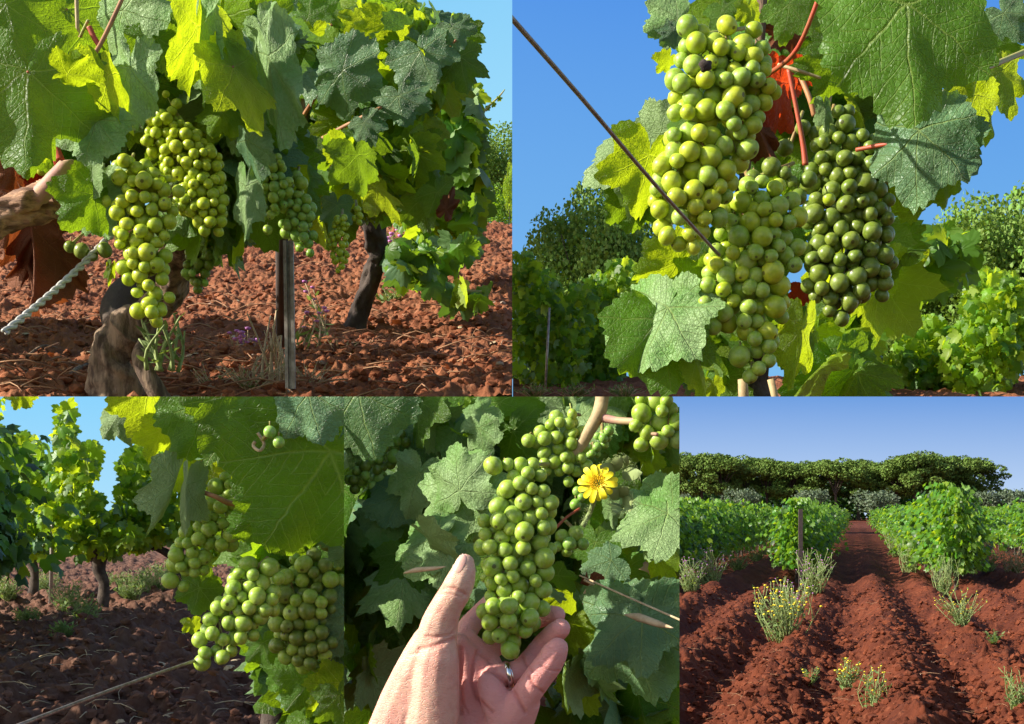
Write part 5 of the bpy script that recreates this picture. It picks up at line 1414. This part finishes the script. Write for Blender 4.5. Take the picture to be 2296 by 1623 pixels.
LB((1700, 290), (1740, 370), 1.11, mat='b', roll=10, seed=25, wave=.5, fold=.6, sx=.5, label='crumpled brown edge under the red leaf')
LB((1770, 60), (1730, 110), 1.15, mat='b', roll=0, seed=251, wave=.3)
LB((1800, 650), (1795, 690), 1.13, mat='r', roll=20, seed=26)
LB((1620, 20), (1640, 70), 1.12, mat='g', roll=0, seed=27)
LB((1680, 15), (1690, 65), 1.12, mat='y', roll=40, seed=28)
LB((1770, 10), (1830, 80), 1.08, mat='g', roll=10, seed=29)
LB((1850, 40), (1810, 70), 1.1, mat='d', roll=-18, seed=291)
LB((1895, 150), (1780, 165), 1.05, mat='g', roll=20, seed=32, wave=.14, fold=.3)
LB((1870, 130), (1800, 120), 1.06, mat='g', roll=20, seed=321)
LB((1520, 40), (1440, 65), 1.2, mat='d', roll=-18, seed=33)
LB((1510, 70), (1480, 100), 1.2, mat='t', roll=0, seed=34)
LB((1520, 30), (1490, 20), 1.25, mat='y', roll=30, seed=341)
LB((1500, 130), (1475, 165), 1.25, mat='y', roll=40, seed=35)
LB((1850, 240), (1860, 300), 1.04, mat='d', roll=30, seed=36, sx=.5)
LB((1840, 560), (1815, 520), 1.1, mat='t', roll=0, seed=37)
LB((1690, 340), (1700, 400), 1.17, mat='g', roll=0, seed=38)
LB((1560, 570), (1600, 640), 1.16, mat='g', roll=0, seed=39)
LB((1600, 860), (1610, 900), 1.1, mat='y', roll=30, seed=40)
LB((1900, 780), (1920, 860), 1.3, mat='g', roll=10, seed=401)
fill_px('foliage', 2, [(1600, 640, 60, 60), (1620, 780, 50, 70), (1790, 700, 40, 60)], (1.14, 1.22), 26, .035, {'g': 5, 'y': 2}, parent=VB, seed=96, full=True, face=(.2, -.9, .2))
fill_px('foliage', 2, [(1600, 230, 70, 130), (1570, 400, 50, 70), (1700, 520, 60, 80), (1670, 670, 45, 70)], (1.09, 1.15), 64, .026, {'g': 5}, parent=VB, seed=99, full=True, face=(.1, -1, .1))
fill_px('foliage', 2, [(1880, 130, 90, 130), (1800, 230, 100, 120), (1980, 320, 90, 90), (1700, 60, 100, 60), (1880, 780, 60, 90), (1960, 600, 60, 80)], (1.25, 1.6), 210, .055, {'g': 6, 'y': 3}, parent=VB, seed=97, full=True, face=(.2, -.9, .2))
part_tube('cane', 'bark', VB, 2, [(1712, -10, 1.14), (1700, 150, 1.15), (1682, 300, 1.15), (1668, 400, 1.14), (1655, 440, 1.13)], [.0046, .0042, .004, .0042, .004], 12, .05)
part_tube('shoot', 'cane_red', VB, 2, [(1855, 25, .96), (1790, 105, .99), (1725, 165, 1.04)], [.0016, .0017, .0019], 12)
part_tube('shoot', 'cane_red', VB, 2, [(1768, 155, 1.06), (1783, 230, 1.06), (1800, 320, 1.06), (1806, 370, 1.06)], [.0018, .0018, .0021, .0026], 12)
part_tube('shoot', 'cane_brown', VB, 2, [(1790, 160, 1.10), (1815, 220, 1.09), (1826, 260, 1.09)], [.0022, .0022, .0022], 10)
part_tube('cane', 'cane_tan', VB, 2, [(1870, 60, 1.18), (1862, 140, 1.16), (1845, 260, 1.16)], [.006, .0055, .005], 10, .04)
part_tube('shoot', 'cane_tan', VB, 2, [(1745, 145, 1.03), (1790, 158, 1.02), (1840, 175, 1.02)], [.0015, .0014, .0012], 8)
part_tube('shoot', 'cane_red', VB, 2, [(1995, 322, 1.04), (1960, 328, 1.05), (1920, 336, 1.06)], [.0016, .0018, .0018], 8)
part_tube('shoot', 'cane_green', VB, 2, [(2190, 160, 1.2), (2240, 140, 1.25), (2300, 115, 1.3)], [.0022, .0028, .003], 8)
part_tube('trunk', 'bark_dark', VB, 2, [(1700, 900, 1.2), (1695, 860, 1.2), (1700, 800, 1.2)], [.016, .012, .010], 12, .12)
part_tube('cane', 'cane_tan', VB, 2, [(1668, 900, 1.12), (1665, 850, 1.12)], [.0045, .004], 10)
part_tube('cane', 'cane_tan', VB, 2, [(1740, 900, 1.1), (1728, 850, 1.1)], [.003, .003], 10)

bunch('large sunlit bunch at upper left with one dried black grape', 2, [(1555, 80, 52), (1620, 85, 54), (1680, 95, 50), (1590, 130, 80), (1670, 140, 66), (1570, 190, 84), (1650, 200, 86), (1710, 205, 46), (1560, 260, 68), (1630, 270, 86), (1560, 330, 82), (1640, 330, 66), (1530, 390, 76), (1590, 400, 72), (1525, 450, 76), (1580, 470, 60), (1520, 505, 62), (1550, 530, 48)], .97, .0078, 'aab', 31, (1690, 60, .05), group='upper right bunches', maxn=100)
bunch('central bunch hanging lowest, its left flank in the sun', 2, [(1690, 430, 46), (1740, 440, 46), (1650, 490, 64), (1720, 500, 76), (1770, 480, 50), (1690, 560, 92), (1750, 570, 62), (1640, 600, 68), (1700, 620, 78), (1620, 650, 66), (1600, 700, 58), (1660, 690, 70), (1730, 690, 50), (1700, 760, 54), (1660, 790, 40), (1700, 810, 42), (1685, 835, 26)], 1.0, .0078, 'abb', 32, (1670, 380, .04), group='upper right bunches')
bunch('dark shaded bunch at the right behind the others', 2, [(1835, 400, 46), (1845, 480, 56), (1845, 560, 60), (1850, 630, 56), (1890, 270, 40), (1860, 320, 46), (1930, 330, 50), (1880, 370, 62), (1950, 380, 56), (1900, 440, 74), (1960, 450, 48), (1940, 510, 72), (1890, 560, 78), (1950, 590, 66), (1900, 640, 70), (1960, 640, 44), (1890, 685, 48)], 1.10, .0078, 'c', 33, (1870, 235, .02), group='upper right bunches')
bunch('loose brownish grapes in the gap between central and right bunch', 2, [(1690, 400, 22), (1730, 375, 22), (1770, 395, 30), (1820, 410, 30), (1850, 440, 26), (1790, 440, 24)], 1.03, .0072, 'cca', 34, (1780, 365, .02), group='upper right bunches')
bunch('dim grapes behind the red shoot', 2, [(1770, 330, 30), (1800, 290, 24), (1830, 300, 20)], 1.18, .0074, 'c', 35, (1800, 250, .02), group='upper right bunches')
o = mesh_obj('dried_grape', (ICO2[0] * (1 + .25 * np.sin(ICO2[0][:, :1] * 9 + ICO2[0][:, 1:2] * 7)) * .0042 + np.array(P(1581, 146, .91))), ICO2[1], M['bark_dark']); tag(o, 'shrivelled black grape stuck on the upper left bunch', 'dried grape')
wm = MB(); wm.tube([P(1120, 10, .60), P(1300, 215, .74), P(1470, 415, .86), P(1612, 572, .955)], [.0013, .0013, .0013, .0013], 10)
w = wm.build('trellis_wire', M['wire']); trim(w, 2); tag(w, 'dark wire slanting down from the upper left across the blue sky to the bunch', 'wire')
# ------------------------------------------------------------------ lower middle: a hand holding a bunch
V5 = empty('grapevine', P(1290, 1200, 1.25), 'vine with dusty leaves around the bunch held by the hand', 'grapevine')
def L5(J, T, d, **k): return leaf(V5, 4, J, T, d, **k)
L5((800, 880), (845, 1045), 1.12, mat='t', roll=-18, seed=1, cut=.4, fold=.1)
L5((960, 890), (955, 990), 1.42, mat='g', roll=-28, seed=2, cut=.5, sx=1.4)
L5((1120, 900), (1140, 990), 1.36, mat='g', roll=-28, seed=3, cut=.5, sx=1.3)
L5((1085, 920), (1030, 960), 1.30, mat='d', roll=-38, seed=31, cut=1.1)
L5((1000, 975), (955, 1120), 1.36, mat='t', roll=-18, seed=4, cut=.6)
L5((1075, 960), (1085, 1030), 1.28, mat='d', roll=-38, seed=41, wave=.12)
L5((1030, 1100), (1012, 985), 1.17, mat='d', roll=-33, seed=5, cut=.9, wave=.10)
L5((1040, 1085), (1000, 1225), 1.18, mat='d', roll=-38, seed=6, cut=.7, wave=.08, sx=.95)
L5((1055, 1090), (930, 1180), 1.20, mat='d', roll=-38, seed=61, cut=.9)
L5((985, 1200), (880, 1245), 1.12, mat='d', roll=-43, seed=7, cut=.7, wave=.12)
L5((1010, 1225), (895, 1275), 1.11, mat='d', roll=-38, seed=71, cut=.7, wave=.1, fold=.4)
L5((960, 1200), (1035, 1270), 1.09, mat='d', roll=-63, flip=True, seed=8, cut=.7, sx=.7)
L5((940, 1060), (905, 1160), 1.30, mat='d', roll=-28, seed=9)
L5((900, 1110), (800, 1140), 1.33, mat='t', roll=-36, seed=10, cut=.6)
L5((860, 1160), (785, 1210), 1.34, mat='d', roll=-36, seed=11, cut=.7)
L5((870, 1180), (830, 1270), 1.38, mat='g', roll=-20, seed=12)
L5((835, 1310), (800, 1420), 1.36, mat='g', roll=-28, seed=13, cut=.5, sx=1.4)
L5((850, 1300), (915, 1350), 1.37, mat='t', roll=-38, seed=14, cut=.5)
L5((790, 1300), (775, 1400), 1.4, mat='d', roll=-28, seed=141)
L5((1240, 900), (1260, 930), 1.4, mat='g', roll=-28, seed=15)
L5((1500, 1150), (1370, 1200), 1.14, mat='d', roll=-36, seed=16, cut=.9, fold=.1)
L5((1500, 1130), (1440, 1260), 1.15, mat='d', roll=-36, seed=17, cut=.8, fold=.1)
L5((1510, 1160), (1500, 1050), 1.145, mat='d', roll=-28, seed=171, cut=.8)
L5((1440, 1380), (1320, 1480), 1.15, mat='t', roll=-33, seed=18, cut=.9, fold=.1)
L5((1440, 1390), (1450, 1600), 1.155, mat='t', roll=-28, seed=19, cut=.8, fold=.1)
L5((1455, 1380), (1530, 1500), 1.16, mat='t', roll=-28, seed=20, cut=.7)
L5((1440, 1370), (1410, 1325), 1.16, mat='t', roll=-28, seed=201)
L5((1335, 1215), (1320, 1290), 1.3, mat='g', roll=-28, seed=21, sx=1.3)
L5((1370, 1255), (1300, 1280), 1.28, mat='t', roll=-28, seed=22)
L5((1250, 1290), (1290, 1330), 1.22, mat='g', roll=-28, seed=23, sx=.7)
L5((1245, 1330), (1275, 1345), 1.2, mat='d', roll=-28, seed=24, sx=.5)
L5((1090, 1330), (1060, 1370), 1.24, mat='t', roll=-28, seed=25)
L5((1090, 1250), (1120, 1330), 1.26, mat='g', roll=-28, seed=26)
L5((1350, 1090), (1420, 1170), 1.3, mat='g', roll=-28, seed=27)
L5((1370, 1130), (1375, 1185), 1.22, mat='d', roll=-18, seed=28, sx=.6)
L5((1450, 1020), (1480, 1080), 1.3, mat='y', roll=-18, seed=29, sx=.6)
L5((1420, 900), (1440, 950), 1.35, mat='g', roll=-18, seed=30)
L5((1010, 1340), (1035, 1400), 1.3, mat='g', roll=-28, seed=32)
L5((880, 1480), (820, 1560), 1.45, mat='t', roll=-28, seed=33)
L5((1480, 1250), (1500, 1310), 1.3, mat='y', roll=-28, seed=34)
fill_px('foliage', 4, [(1150, 1080, 400, 180), (860, 1400, 110, 160), (1400, 1150, 130, 160), (1100, 1320, 330, 60), (1330, 1420, 60, 60), (860, 1550, 100, 60), (1380, 1580, 130, 40), (1240, 1590, 80, 30)], (1.48, 1.75), 600, .07, {'g': 7, 't': 3}, parent=V5, seed=98, full=True, face=(-.6, -.8, .4))
fill_px('foliage', 4, [(1150, 940, 360, 50), (860, 1250, 90, 120), (850, 1450, 70, 120), (1360, 1180, 60, 120), (1300, 1420, 60, 120), (1060, 1330, 60, 60), (1440, 1300, 80, 40)], (1.3, 1.44), 120, .042, {'g': 5, 'd': 3, 'y': 2}, parent=V5, seed=102, full=True, face=(-.8, -.8, .4))
part_tube('cane', 'cane_tan', V5, 4, [(1352, 870, 1.16), (1345, 920, 1.15), (1322, 965, 1.15), (1290, 1020, 1.16)], [.0055, .006, .0052, .0048], 14, .05)
part_tube('cane', 'cane_pink', V5, 4, [(1345, 935, 1.15), (1385, 943, 1.14), (1440, 945, 1.12)], [.0045, .0032, .003], 12, .05)
part_tube('cane', 'cane_pink', V5, 4, [(1415, 950, 1.12), (1438, 968, 1.10), (1475, 974, 1.09)], [.0018, .0018, .0015], 8)
part_tube('cane', 'cane_pink', V5, 4, [(1360, 1320, 1.36), (1420, 1290, 1.36), (1470, 1262, 1.36)], [.0075, .0075, .007], 12, .06)
part_tube('cane', 'cane_green', V5, 4, [(780, 1250, 1.42), (830, 1290, 1.42)], [.003, .003], 8)
part_tube('cane', 'cane_red', V5, 4, [(1300, 1140, 1.2), (1270, 1160, 1.19), (1245, 1185, 1.18)], [.0012, .0012, .0014], 8)
part_tube('dry_tendril', 'dry', V5, 4, [(1310, 1300, 1.2), (1345, 1320, 1.19), (1355, 1345, 1.19), (1370, 1350, 1.19), (1378, 1372, 1.19)], .0012, 6)
part_tube('dry_tendril', 'dry', V5, 4, [(1330, 1305, 1.2), (1310, 1330, 1.2), (1308, 1355, 1.2)], .001, 6)
L5((1325, 1310), (1340, 1370), 1.22, mat='b', roll=-28, seed=35, wave=.5, fold=.7, sx=.6, label='small withered grey brown leaf scrap')
bunch('main grape bunch resting in the hand', 4, [(1100, 1045, 34), (1130, 1050, 30), (1180, 1070, 48), (1170, 1110, 62), (1200, 1130, 60), (1130, 1170, 60), (1180, 1180, 70), (1120, 1220, 60), (1190, 1230, 66), (1135, 1280, 66), (1190, 1290, 54), (1150, 1340, 66), (1105, 1320, 36), (1208, 1320, 38), (1100, 1370, 34), (1198, 1365, 38), (1130, 1390, 56), (1170, 1390, 50), (1145, 1430, 36), (1148, 1452, 24)], 1.06, .0076, 'b', 41, (1230, 1040, .04), group='bunches around the hand', layers=1,
      extra=[(1144, 1458, 22, -.012), (1120, 1425, 19, -.012), (1100, 1427, 18, 0), (1178, 1415, 17, -.01), (1188, 1385, 21, -.014), (1098, 1395, 20, -.012), (1140, 1392, 19, -.02), (1141, 1358, 20, -.022), (1107, 1360, 20, -.016)])
bunch('smaller bunch behind and above the held bunch', 4, [(1278, 925, 26), (1260, 960, 44), (1230, 990, 44), (1290, 985, 40), (1190, 990, 26), (1260, 1030, 40), (1230, 1040, 30), (1300, 1040, 32), (1280, 1070, 24)], 1.16, .0068, 'b', 42, (1300, 930, .02), group='bunches around the hand', layers=1)
bunch('bunch at the upper right corner on the pink cane', 4, [(1440, 915, 36), (1480, 920, 44), (1440, 960, 34), (1500, 950, 44), (1435, 995, 22), (1480, 990, 30), (1515, 985, 24)], 1.10, .0076, 'b', 43, (1450, 890, .02), group='bunches around the hand', layers=1)
bunch('dark shaded bunch at the upper left behind the leaves', 4, [(900, 985, 24), (870, 1020, 36), (830, 1060, 42), (850, 1090, 30), (800, 1080, 30), (905, 1030, 22)], 1.36, .0074, 'ec', 44, (880, 960, .02), group='bunches around the hand', layers=1)
bunch('grapes peeking out right of the held bunch', 4, [(1290, 1190, 26), (1270, 1215, 34), (1300, 1215, 24), (1275, 1240, 24)], 1.18, .0066, 'eb', 45, (1260, 1160, .02), group='bunches around the hand', layers=1)
bunch('small pale bunch behind the tan cane', 4, [(1350, 985, 24), (1365, 965, 18), (1330, 1010, 22), (1300, 1110, 22), (1290, 1130, 18)], 1.26, .0050, 'e', 46, (1350, 950, .02), group='bunches around the hand', layers=1)
bunch('grapes peeking between the leaf and the left side of the held bunch', 4, [(1050, 1220, 20), (1055, 1250, 20), (1065, 1200, 16)], 1.2, .0070, 'e', 47, (1060, 1190, .02), group='bunches around the hand', layers=1)

# yellow flower
fl = empty('yellow_flower', P(1306, 1175, 1.10), 'yellow daisy like flower on a hairy green stem right of the held bunch', 'flower')
c = P(1341, 1083, 1.08); rr = random.Random(6)
ax = (Vector((0, 0, EYE)) - c).normalized(); u1 = ax.cross(Vector((0, 0, 1))).normalized(); u2 = ax.cross(u1)
ax = (ax + u1 * .05 + Vector((-.15, 0, .1))).normalized(); u1 = ax.cross(Vector((0, 0, 1))).normalized(); u2 = u1.cross(ax)
for k in range(15):
    a = 2 * math.pi * k / 15 + rr.uniform(-.12, .12); Lp = rr.uniform(.0115, .0145); w = .0021
    dr = u1 * math.cos(a) + u2 * math.sin(a); sd = ax.cross(dr); up_ = rr.uniform(.0, .003)
    V = []; Fc = []
    n = 7
    for i in range(n + 1):
        t = i / n; ww = w * (.45 + .75 * math.sin(math.pi * (t * .62 + .12))); lift = ax * (up_ + .003 * math.sin(t * 2.2) - .002 * t * t)
        for s_ in (-1, -.35, .35, 1):
            e = .0012 * (1 if abs(s_) > .5 else .2) if i == n else 0
            V.append(c + dr * (.003 + Lp * t - e) + sd * ww * s_ + lift - ax * .0006 * (1 - abs(s_)))
    for i in range(n):
        for s_ in range(3): q = i * 4 + s_; Fc.append((q, q + 1, q + 5, q + 4))
    mesh_obj('petal', V, Fc, M['yellow'], parent=fl)
mb = MB()
for k in range(60):
    q = math.sqrt(k / 60) * .0062; a = k * 2.4; p = c + u1 * math.cos(a) * q + u2 * math.sin(a) * q + ax * (.001)
    mb.tube([p, p + ax * rr.uniform(.0025, .0042) + (u1 * math.cos(a) + u2 * math.sin(a)) * .0012], [.0006, .0004], 4)
mb.build('flower_centre', M['orange'], fl)
mb = MB(); stemp = [P(1306, 1180, 1.10), P(1322, 1150, 1.10), P(1336, 1110, 1.092)]; mb.tube(stemp, [.0022, .0021, .0024], 8)
for k in range(90):
    t = rr.random(); p = stemp[0].lerp(stemp[2], t); dv = Vector((rr.gauss(0, 1), rr.gauss(0, 1), rr.gauss(0, 1))).normalized(); mb.tube([p + dv * .0018, p + dv * .0048], [.00018, .0001], 3, k=1)
mb.build('stem', M['weed'], fl)
# green bud and bracts beside it
bud = empty('flower_bud', P(1390, 1080, 1.09), 'spiky hairy green buds and bracts right of the yellow flower', 'flower bud')
mb = MB()
for (px, py, tx, ty, w) in [(1375, 1055, 1392, 1022, .005), (1392, 1050, 1405, 1020, .0045), (1380, 1060, 1345, 1045, .006), (1395, 1065, 1440, 1060, .0055), (1390, 1115, 1405, 1090, .005), (1385, 1118, 1372, 1096, .005), (1395, 1125, 1420, 1125, .005), (1385, 1128, 1378, 1150, .005), (1402, 1130, 1415, 1146, .004)]:
    a = P(px, py, 1.09); b = P(tx, ty, 1.075); dr = b - a; sd = dr.cross(Vector((0, 1, 0))).normalized(); V = []; Fc = []
    for i in range(7):
        t = i / 6; ww = w * math.sin(math.pi * (t * .8 + .16)); 
        for s_ in (-1, 0, 1): V.append(a + dr * t + sd * ww * s_ + Vector((0, .0015 * abs(s_) - .003 * math.sin(t * 3), 0)))
    for i in range(6):
        for s_ in range(2): q = i * 3 + s_; Fc.append((q, q + 1, q + 4, q + 3))
    mb.add(V, Fc)
    for k in range(40):
        t = rr.random(); s_ = rr.choice((-1, 1)); p = a + dr * t + sd * w * math.sin(math.pi * (t * .8 + .16)) * s_; mb.tube([p, p + (sd * s_ + Vector((rr.gauss(0, .4), rr.gauss(0, .4), rr.gauss(0, .4)))) * .0035], [.00018, .0001], 3, k=1)
mb.build('bract', M['weed'], bud)
# oat husk and grass
gm_ = MB(); gm_.tube([P(1300, 1290, 1.2), P(1400, 1335, 1.12), P(1530, 1392, 1.05)], [.0008, .0009, .0009], 6)
o = gm_.build('dry_grass_stem', M['dry']); trim(o, 4); tag(o, 'thin dry grass stem slanting down to the right edge', 'grass stem')
for (a_, b_, w, lab) in [((1400, 1378, 1.10), (1510, 1408, 1.06), .0035, 'pale dry oat husk on the right of the hand'), ((905, 1285, 1.09), (1000, 1270, 1.08), .0022, 'long dry blade under the folded leaf left of the thumb')]:
    m_ = MB(); A1 = P(*a_); B1 = P(*b_); m_.tube([A1, A1.lerp(B1, .3) + Vector((0, 0, .001)), A1.lerp(B1, .7), B1], [.0004, w, w * .8, .0003], 8); o = m_.build('dry_husk', M['dry']); trim(o, 4); tag(o, lab, 'husk')
# ------------------------------------------------------------------ the hand (left hand, palm towards the viewer, cradling the bunch)
HD = 1.05
def H_(x, y, dz=0.0):                       # coordinates of an enlarged detail of the photo -> world
    return P(807.2 + x * .2376, 1219.8 + y * .2376, HD + dz)
HS = .2376 / F * HD                         # metres per detail pixel
def chain(pts, out, step=.11):
    """pts: (x, y, radius px, depth m, flatten) joined by a dense run of ellipsoids"""
    for a, b in zip(pts, pts[1:]):
        n = max(2, int(math.hypot(b[0] - a[0], b[1] - a[1]) / (step * min(a[2], b[2]))))
        for i in range(n + 1):
            t = i / n; q = [a[j] + (b[j] - a[j]) * t for j in range(5)]; out.append(q)
blobs = []
# thumb
chain([(992, 182, 92, -.030, .8), (980, 262, 116, -.030, .82), (952, 345, 138, -.029, .82), (900, 455, 146, -.027, .82), (828, 570, 148, -.024, .8), (775, 690, 166, -.020, .75), (745, 790, 186, -.018, .7), (725, 880, 195, -.016, .66)], blobs)
# thenar and heel of the hand down to the wrist
chain([(735, 860, 180, -.016, .7), (700, 960, 225, -.013, .62), (640, 1120, 262, -.010, .56), (560, 1320, 290, -.006, .52), (470, 1560, 320, .0, .5), (380, 1850, 350, .006, .5)], blobs)
chain([(760, 900, 150, -.018, .8), (735, 1100, 205, -.018, .7), (720, 1300, 225, -.016, .62), (700, 1600, 245, -.012, .55), (640, 1900, 260, -.005, .5)], blobs)
# palm plate
chain([(880, 1000, 180, .012, .45), (1000, 1200, 250, .016, .38), (1000, 1500, 300, .016, .36), (900, 1850, 330, .014, .36)], blobs)
chain([(1000, 950, 150, .020, .5), (1150, 1150, 200, .022, .42), (1230, 1400, 240, .018, .42), (1250, 1650, 260, .014, .42), (1150, 1900, 280, .012, .42)], blobs)
# pad below the ring finger
chain([(1215, 1320, 118, .002, .7), (1270, 1450, 150, .000, .65), (1350, 1620, 175, .0, .6), (1380, 1850, 200, .002, .6)], blobs)
# index finger, mostly behind the grapes
chain([(960, 900, 120, .022, .9), (1040, 760, 112, .034, .9), (1150, 640, 104, .046, .9), (1270, 520, 98, .052, .9), (1350, 420, 90, .050, .9)], blobs)
# middle finger
chain([(1140, 1050, 135, .024, .9), (1330, 900, 120, .036, .9), (1520, 760, 112, .044, .9), (1700, 690, 106, .040, .9), (1800, 672, 100, .032, .9), (1856, 668, 90, .026, .9)], blobs)
# ring finger
chain([(1260, 1250, 125, .010, .9), (1400, 1225, 112, .010, .9), (1530, 1190, 116, .014, .9), (1640, 1060, 112, .020, .9), (1740, 940, 112, .018, .9), (1830, 850, 112, .010, .9), (1892, 795, 100, .004, .9)], blobs)
# little finger, nearest the viewer
chain([(1420, 1640, 165, .000, .75), (1560, 1430, 140, -.004, .85), (1680, 1260, 138, -.008, .9), (1780, 1130, 136, -.010, .9), (1835, 1030, 128, -.012, .9), (1862, 985, 108, -.013, .9)], blobs)
chain([(1300, 1800, 230, .006, .6), (1480, 1620, 190, .004, .7), (1560, 1500, 150, .0, .8)], blobs)
V = []; Fc = []; off = 0
for x, y, r, dz, fl_ in blobs:
    R_ = r * HS
    V.append(ICO2[0] * np.array([R_, R_ * fl_, R_]) + np.array(H_(x, y, dz))); Fc.extend([tuple(i + off for i in q) for q in ICO2[1]]); off += len(ICO2[0])
hand = mesh_obj('person', np.concatenate(V), Fc, M['skin'])
md = hand.modifiers.new('remesh', 'REMESH'); md.mode = 'VOXEL'; md.voxel_size = .0010; md.use_smooth_shade = True
sm = hand.modifiers.new('smooth', 'SMOOTH'); sm.iterations = 14; sm.factor = .5
dg = bpy.context.evaluated_depsgraph_get()
nm = bpy.data.meshes.new_from_object(hand.evaluated_get(dg)); hand.modifiers.clear(); hand.data = nm
n = len(nm.vertices); co = np.empty(n * 3); nm.vertices.foreach_get('co', co); co = co.reshape(-1, 3)
no = np.empty(n * 3); nm.vertices.foreach_get('normal', no); no = no.reshape(-1, 3)
px = CX + co[:, 0] / co[:, 1] * F; py = HY - (co[:, 2] - EYE) / co[:, 1] * F
hx = (px - 807.2) / .2376; hy = (py - 1219.8) / .2376
front = np.clip(-no[:, 1] * 1.6, 0, 1)
crs = [([(720, 440), (800, 410), (900, 420), (1000, 480)], 16, .0011), ([(760, 470), (860, 470), (960, 500)], 10, .0006), ([(560, 990), (700, 960), (820, 910), (900, 890)], 20, .0013), ([(620, 870), (720, 880), (850, 860), (920, 780)], 16, .0007), ([(480, 1040), (640, 1010), (780, 960)], 12, .0006),
       ([(1110, 1010), (1060, 1150), (1050, 1300), (1100, 1450), (1250, 1590)], 18, .0012), ([(1180, 1190), (1260, 1200), (1330, 1260), (1440, 1380), (1560, 1590)], 20, .0018), ([(1110, 1030), (1200, 1090), (1290, 1190)], 14, .0008),
       ([(1530, 1060), (1560, 1130), (1620, 1200)], 14, .0011), ([(1360, 1120), (1400, 1100), (1480, 1060)], 12, .0006), ([(1590, 1250), (1650, 1340), (1760, 1430)], 16, .0011), ([(1690, 1140), (1780, 1190), (1890, 1200)], 12, .0007), ([(1700, 900), (1760, 960), (1800, 1000)], 10, .0004), ([(950, 980), (950, 1200), (955, 1600)], 26, .0014), ([(955, 1480), (1020, 1600)], 14, .0007)]
crease = np.zeros(n); disp = np.zeros(n)
for pl, w, dp in crs:
    best = np.full(n, 1e9)
    for (ax_, ay_), (bx_, by_) in zip(pl, pl[1:]):
        dx, dy = bx_ - ax_, by_ - ay_; t = np.clip(((hx - ax_) * dx + (hy - ay_) * dy) / (dx * dx + dy * dy), 0, 1)
        best = np.minimum(best, np.hypot(hx - ax_ - t * dx, hy - ay_ - t * dy))
    k = np.exp(-(best / w) ** 2) * front; disp += k * dp; crease = np.maximum(crease, k * min(1, dp / .0012))
wr = (np.sin((hx * .25 + hy) * .05 + 3 * np.sin(hx * .006)) * .5 + .5) * ((hx < 950) & (hy > 850)) * .00003 * front
co = co - no * (disp + wr)[:, None]
nm.vertices.foreach_set('co', co.ravel()); nm.update()
palm = np.clip((hx - 900) / 90, 0, 1) * np.clip((hy - 480) / 100, 0, 1)
for nm_, arr in (('palm', palm), ('crease', crease)):
    at = nm.attributes.new(nm_, 'FLOAT', 'POINT'); at.data.foreach_set('value', arr.astype(np.float32))
nm.polygons.foreach_set('use_smooth', np.ones(len(nm.polygons), dtype=bool))
trim(hand, 4)
tag(hand, 'left hand seen from the palm side, cradling the hanging grape bunch, thumb up', 'person')
# nails
from mathutils.bvhtree import BVHTree
bm_ = bmesh.new(); bm_.from_mesh(hand.data); bv = BVHTree.FromBMesh(bm_); bm_.free()
def nail(cx_, cy_, tx, ty, L_, w_, push=-.0009):
    """a plate laid on the skin: centre, direction of the tip, length and width in detail pixels"""
    a = math.atan2(ty - cy_, tx - cx_); V = []; Fc = []; nu, nv = 8, 10
    for i in range(nv + 1):
        for j in range(nu + 1):
            s_ = i / nv * 2 - 1; q = j / nu * 2 - 1; ww = w_ * (1 - .5 * max(0, s_) ** 3) * (1 - .35 * max(0, -s_) ** 4)
            x = cx_ + math.cos(a) * L_ * s_ - math.sin(a) * ww * q; y = cy_ + math.sin(a) * L_ * s_ + math.cos(a) * ww * q
            o_ = Vector((0, 0, EYE)); tgt = H_(x, y, 0); hit = bv.ray_cast(o_, (tgt - o_).normalized())
            if hit[0] is None: V.append(None); continue
            V.append(hit[0] + hit[1] * (-push * (1 - .55 * q * q - .25 * max(0, -s_) ** 2)))
    for i in range(nv):
        for j in range(nu):
            q = i * (nu + 1) + j; f_ = (q, q + 1, q + nu + 2, q + nu + 1)
            if all(V[k] is not None for k in f_): Fc.append(f_)
    V = [v if v is not None else Vector((0, 0, 0)) for v in V]
    used = sorted({k for f_ in Fc for k in f_}); mp_ = {k: i for i, k in enumerate(used)}
    o = mesh_obj('fingernail', [V[k] for k in used], [tuple(mp_[k] for k in f_) for f_ in Fc], M['nail']); attach(o, hand); return o
nail(935, 180, 975, 100, 88, 50)
# ring
rg = MB(); cR = H_(1398, 1232, .010); t_ = (H_(1530, 1190, .014) - H_(1260, 1250, .010)).normalized(); a_ = t_.cross(Vector((0, 1, 0))).normalized(); b_ = t_.cross(a_)
R0 = 118 * HS; prof = [(-.0024, 0), (-.0022, .0009), (0, .0013), (.0022, .0009), (.0024, 0), (.0022, -.0006), (-.0022, -.0006)]
V = []; Fc = []; nseg = 64
for i in range(nseg):
    th = 2 * math.pi * i / nseg
    for (u, r_) in prof: V.append(cR + t_ * u + (a_ * math.cos(th) + b_ * math.sin(th) * .92) * (R0 + r_))
m = len(prof)
for i in range(nseg):
    for j in range(m): Fc.append((i * m + j, i * m + (j + 1) % m, ((i + 1) % nseg) * m + (j + 1) % m, ((i + 1) % nseg) * m + j))
o = mesh_obj('ring', V, Fc, M['ring']); tag(o, 'shiny silver ring on the ring finger of the hand', 'ring')
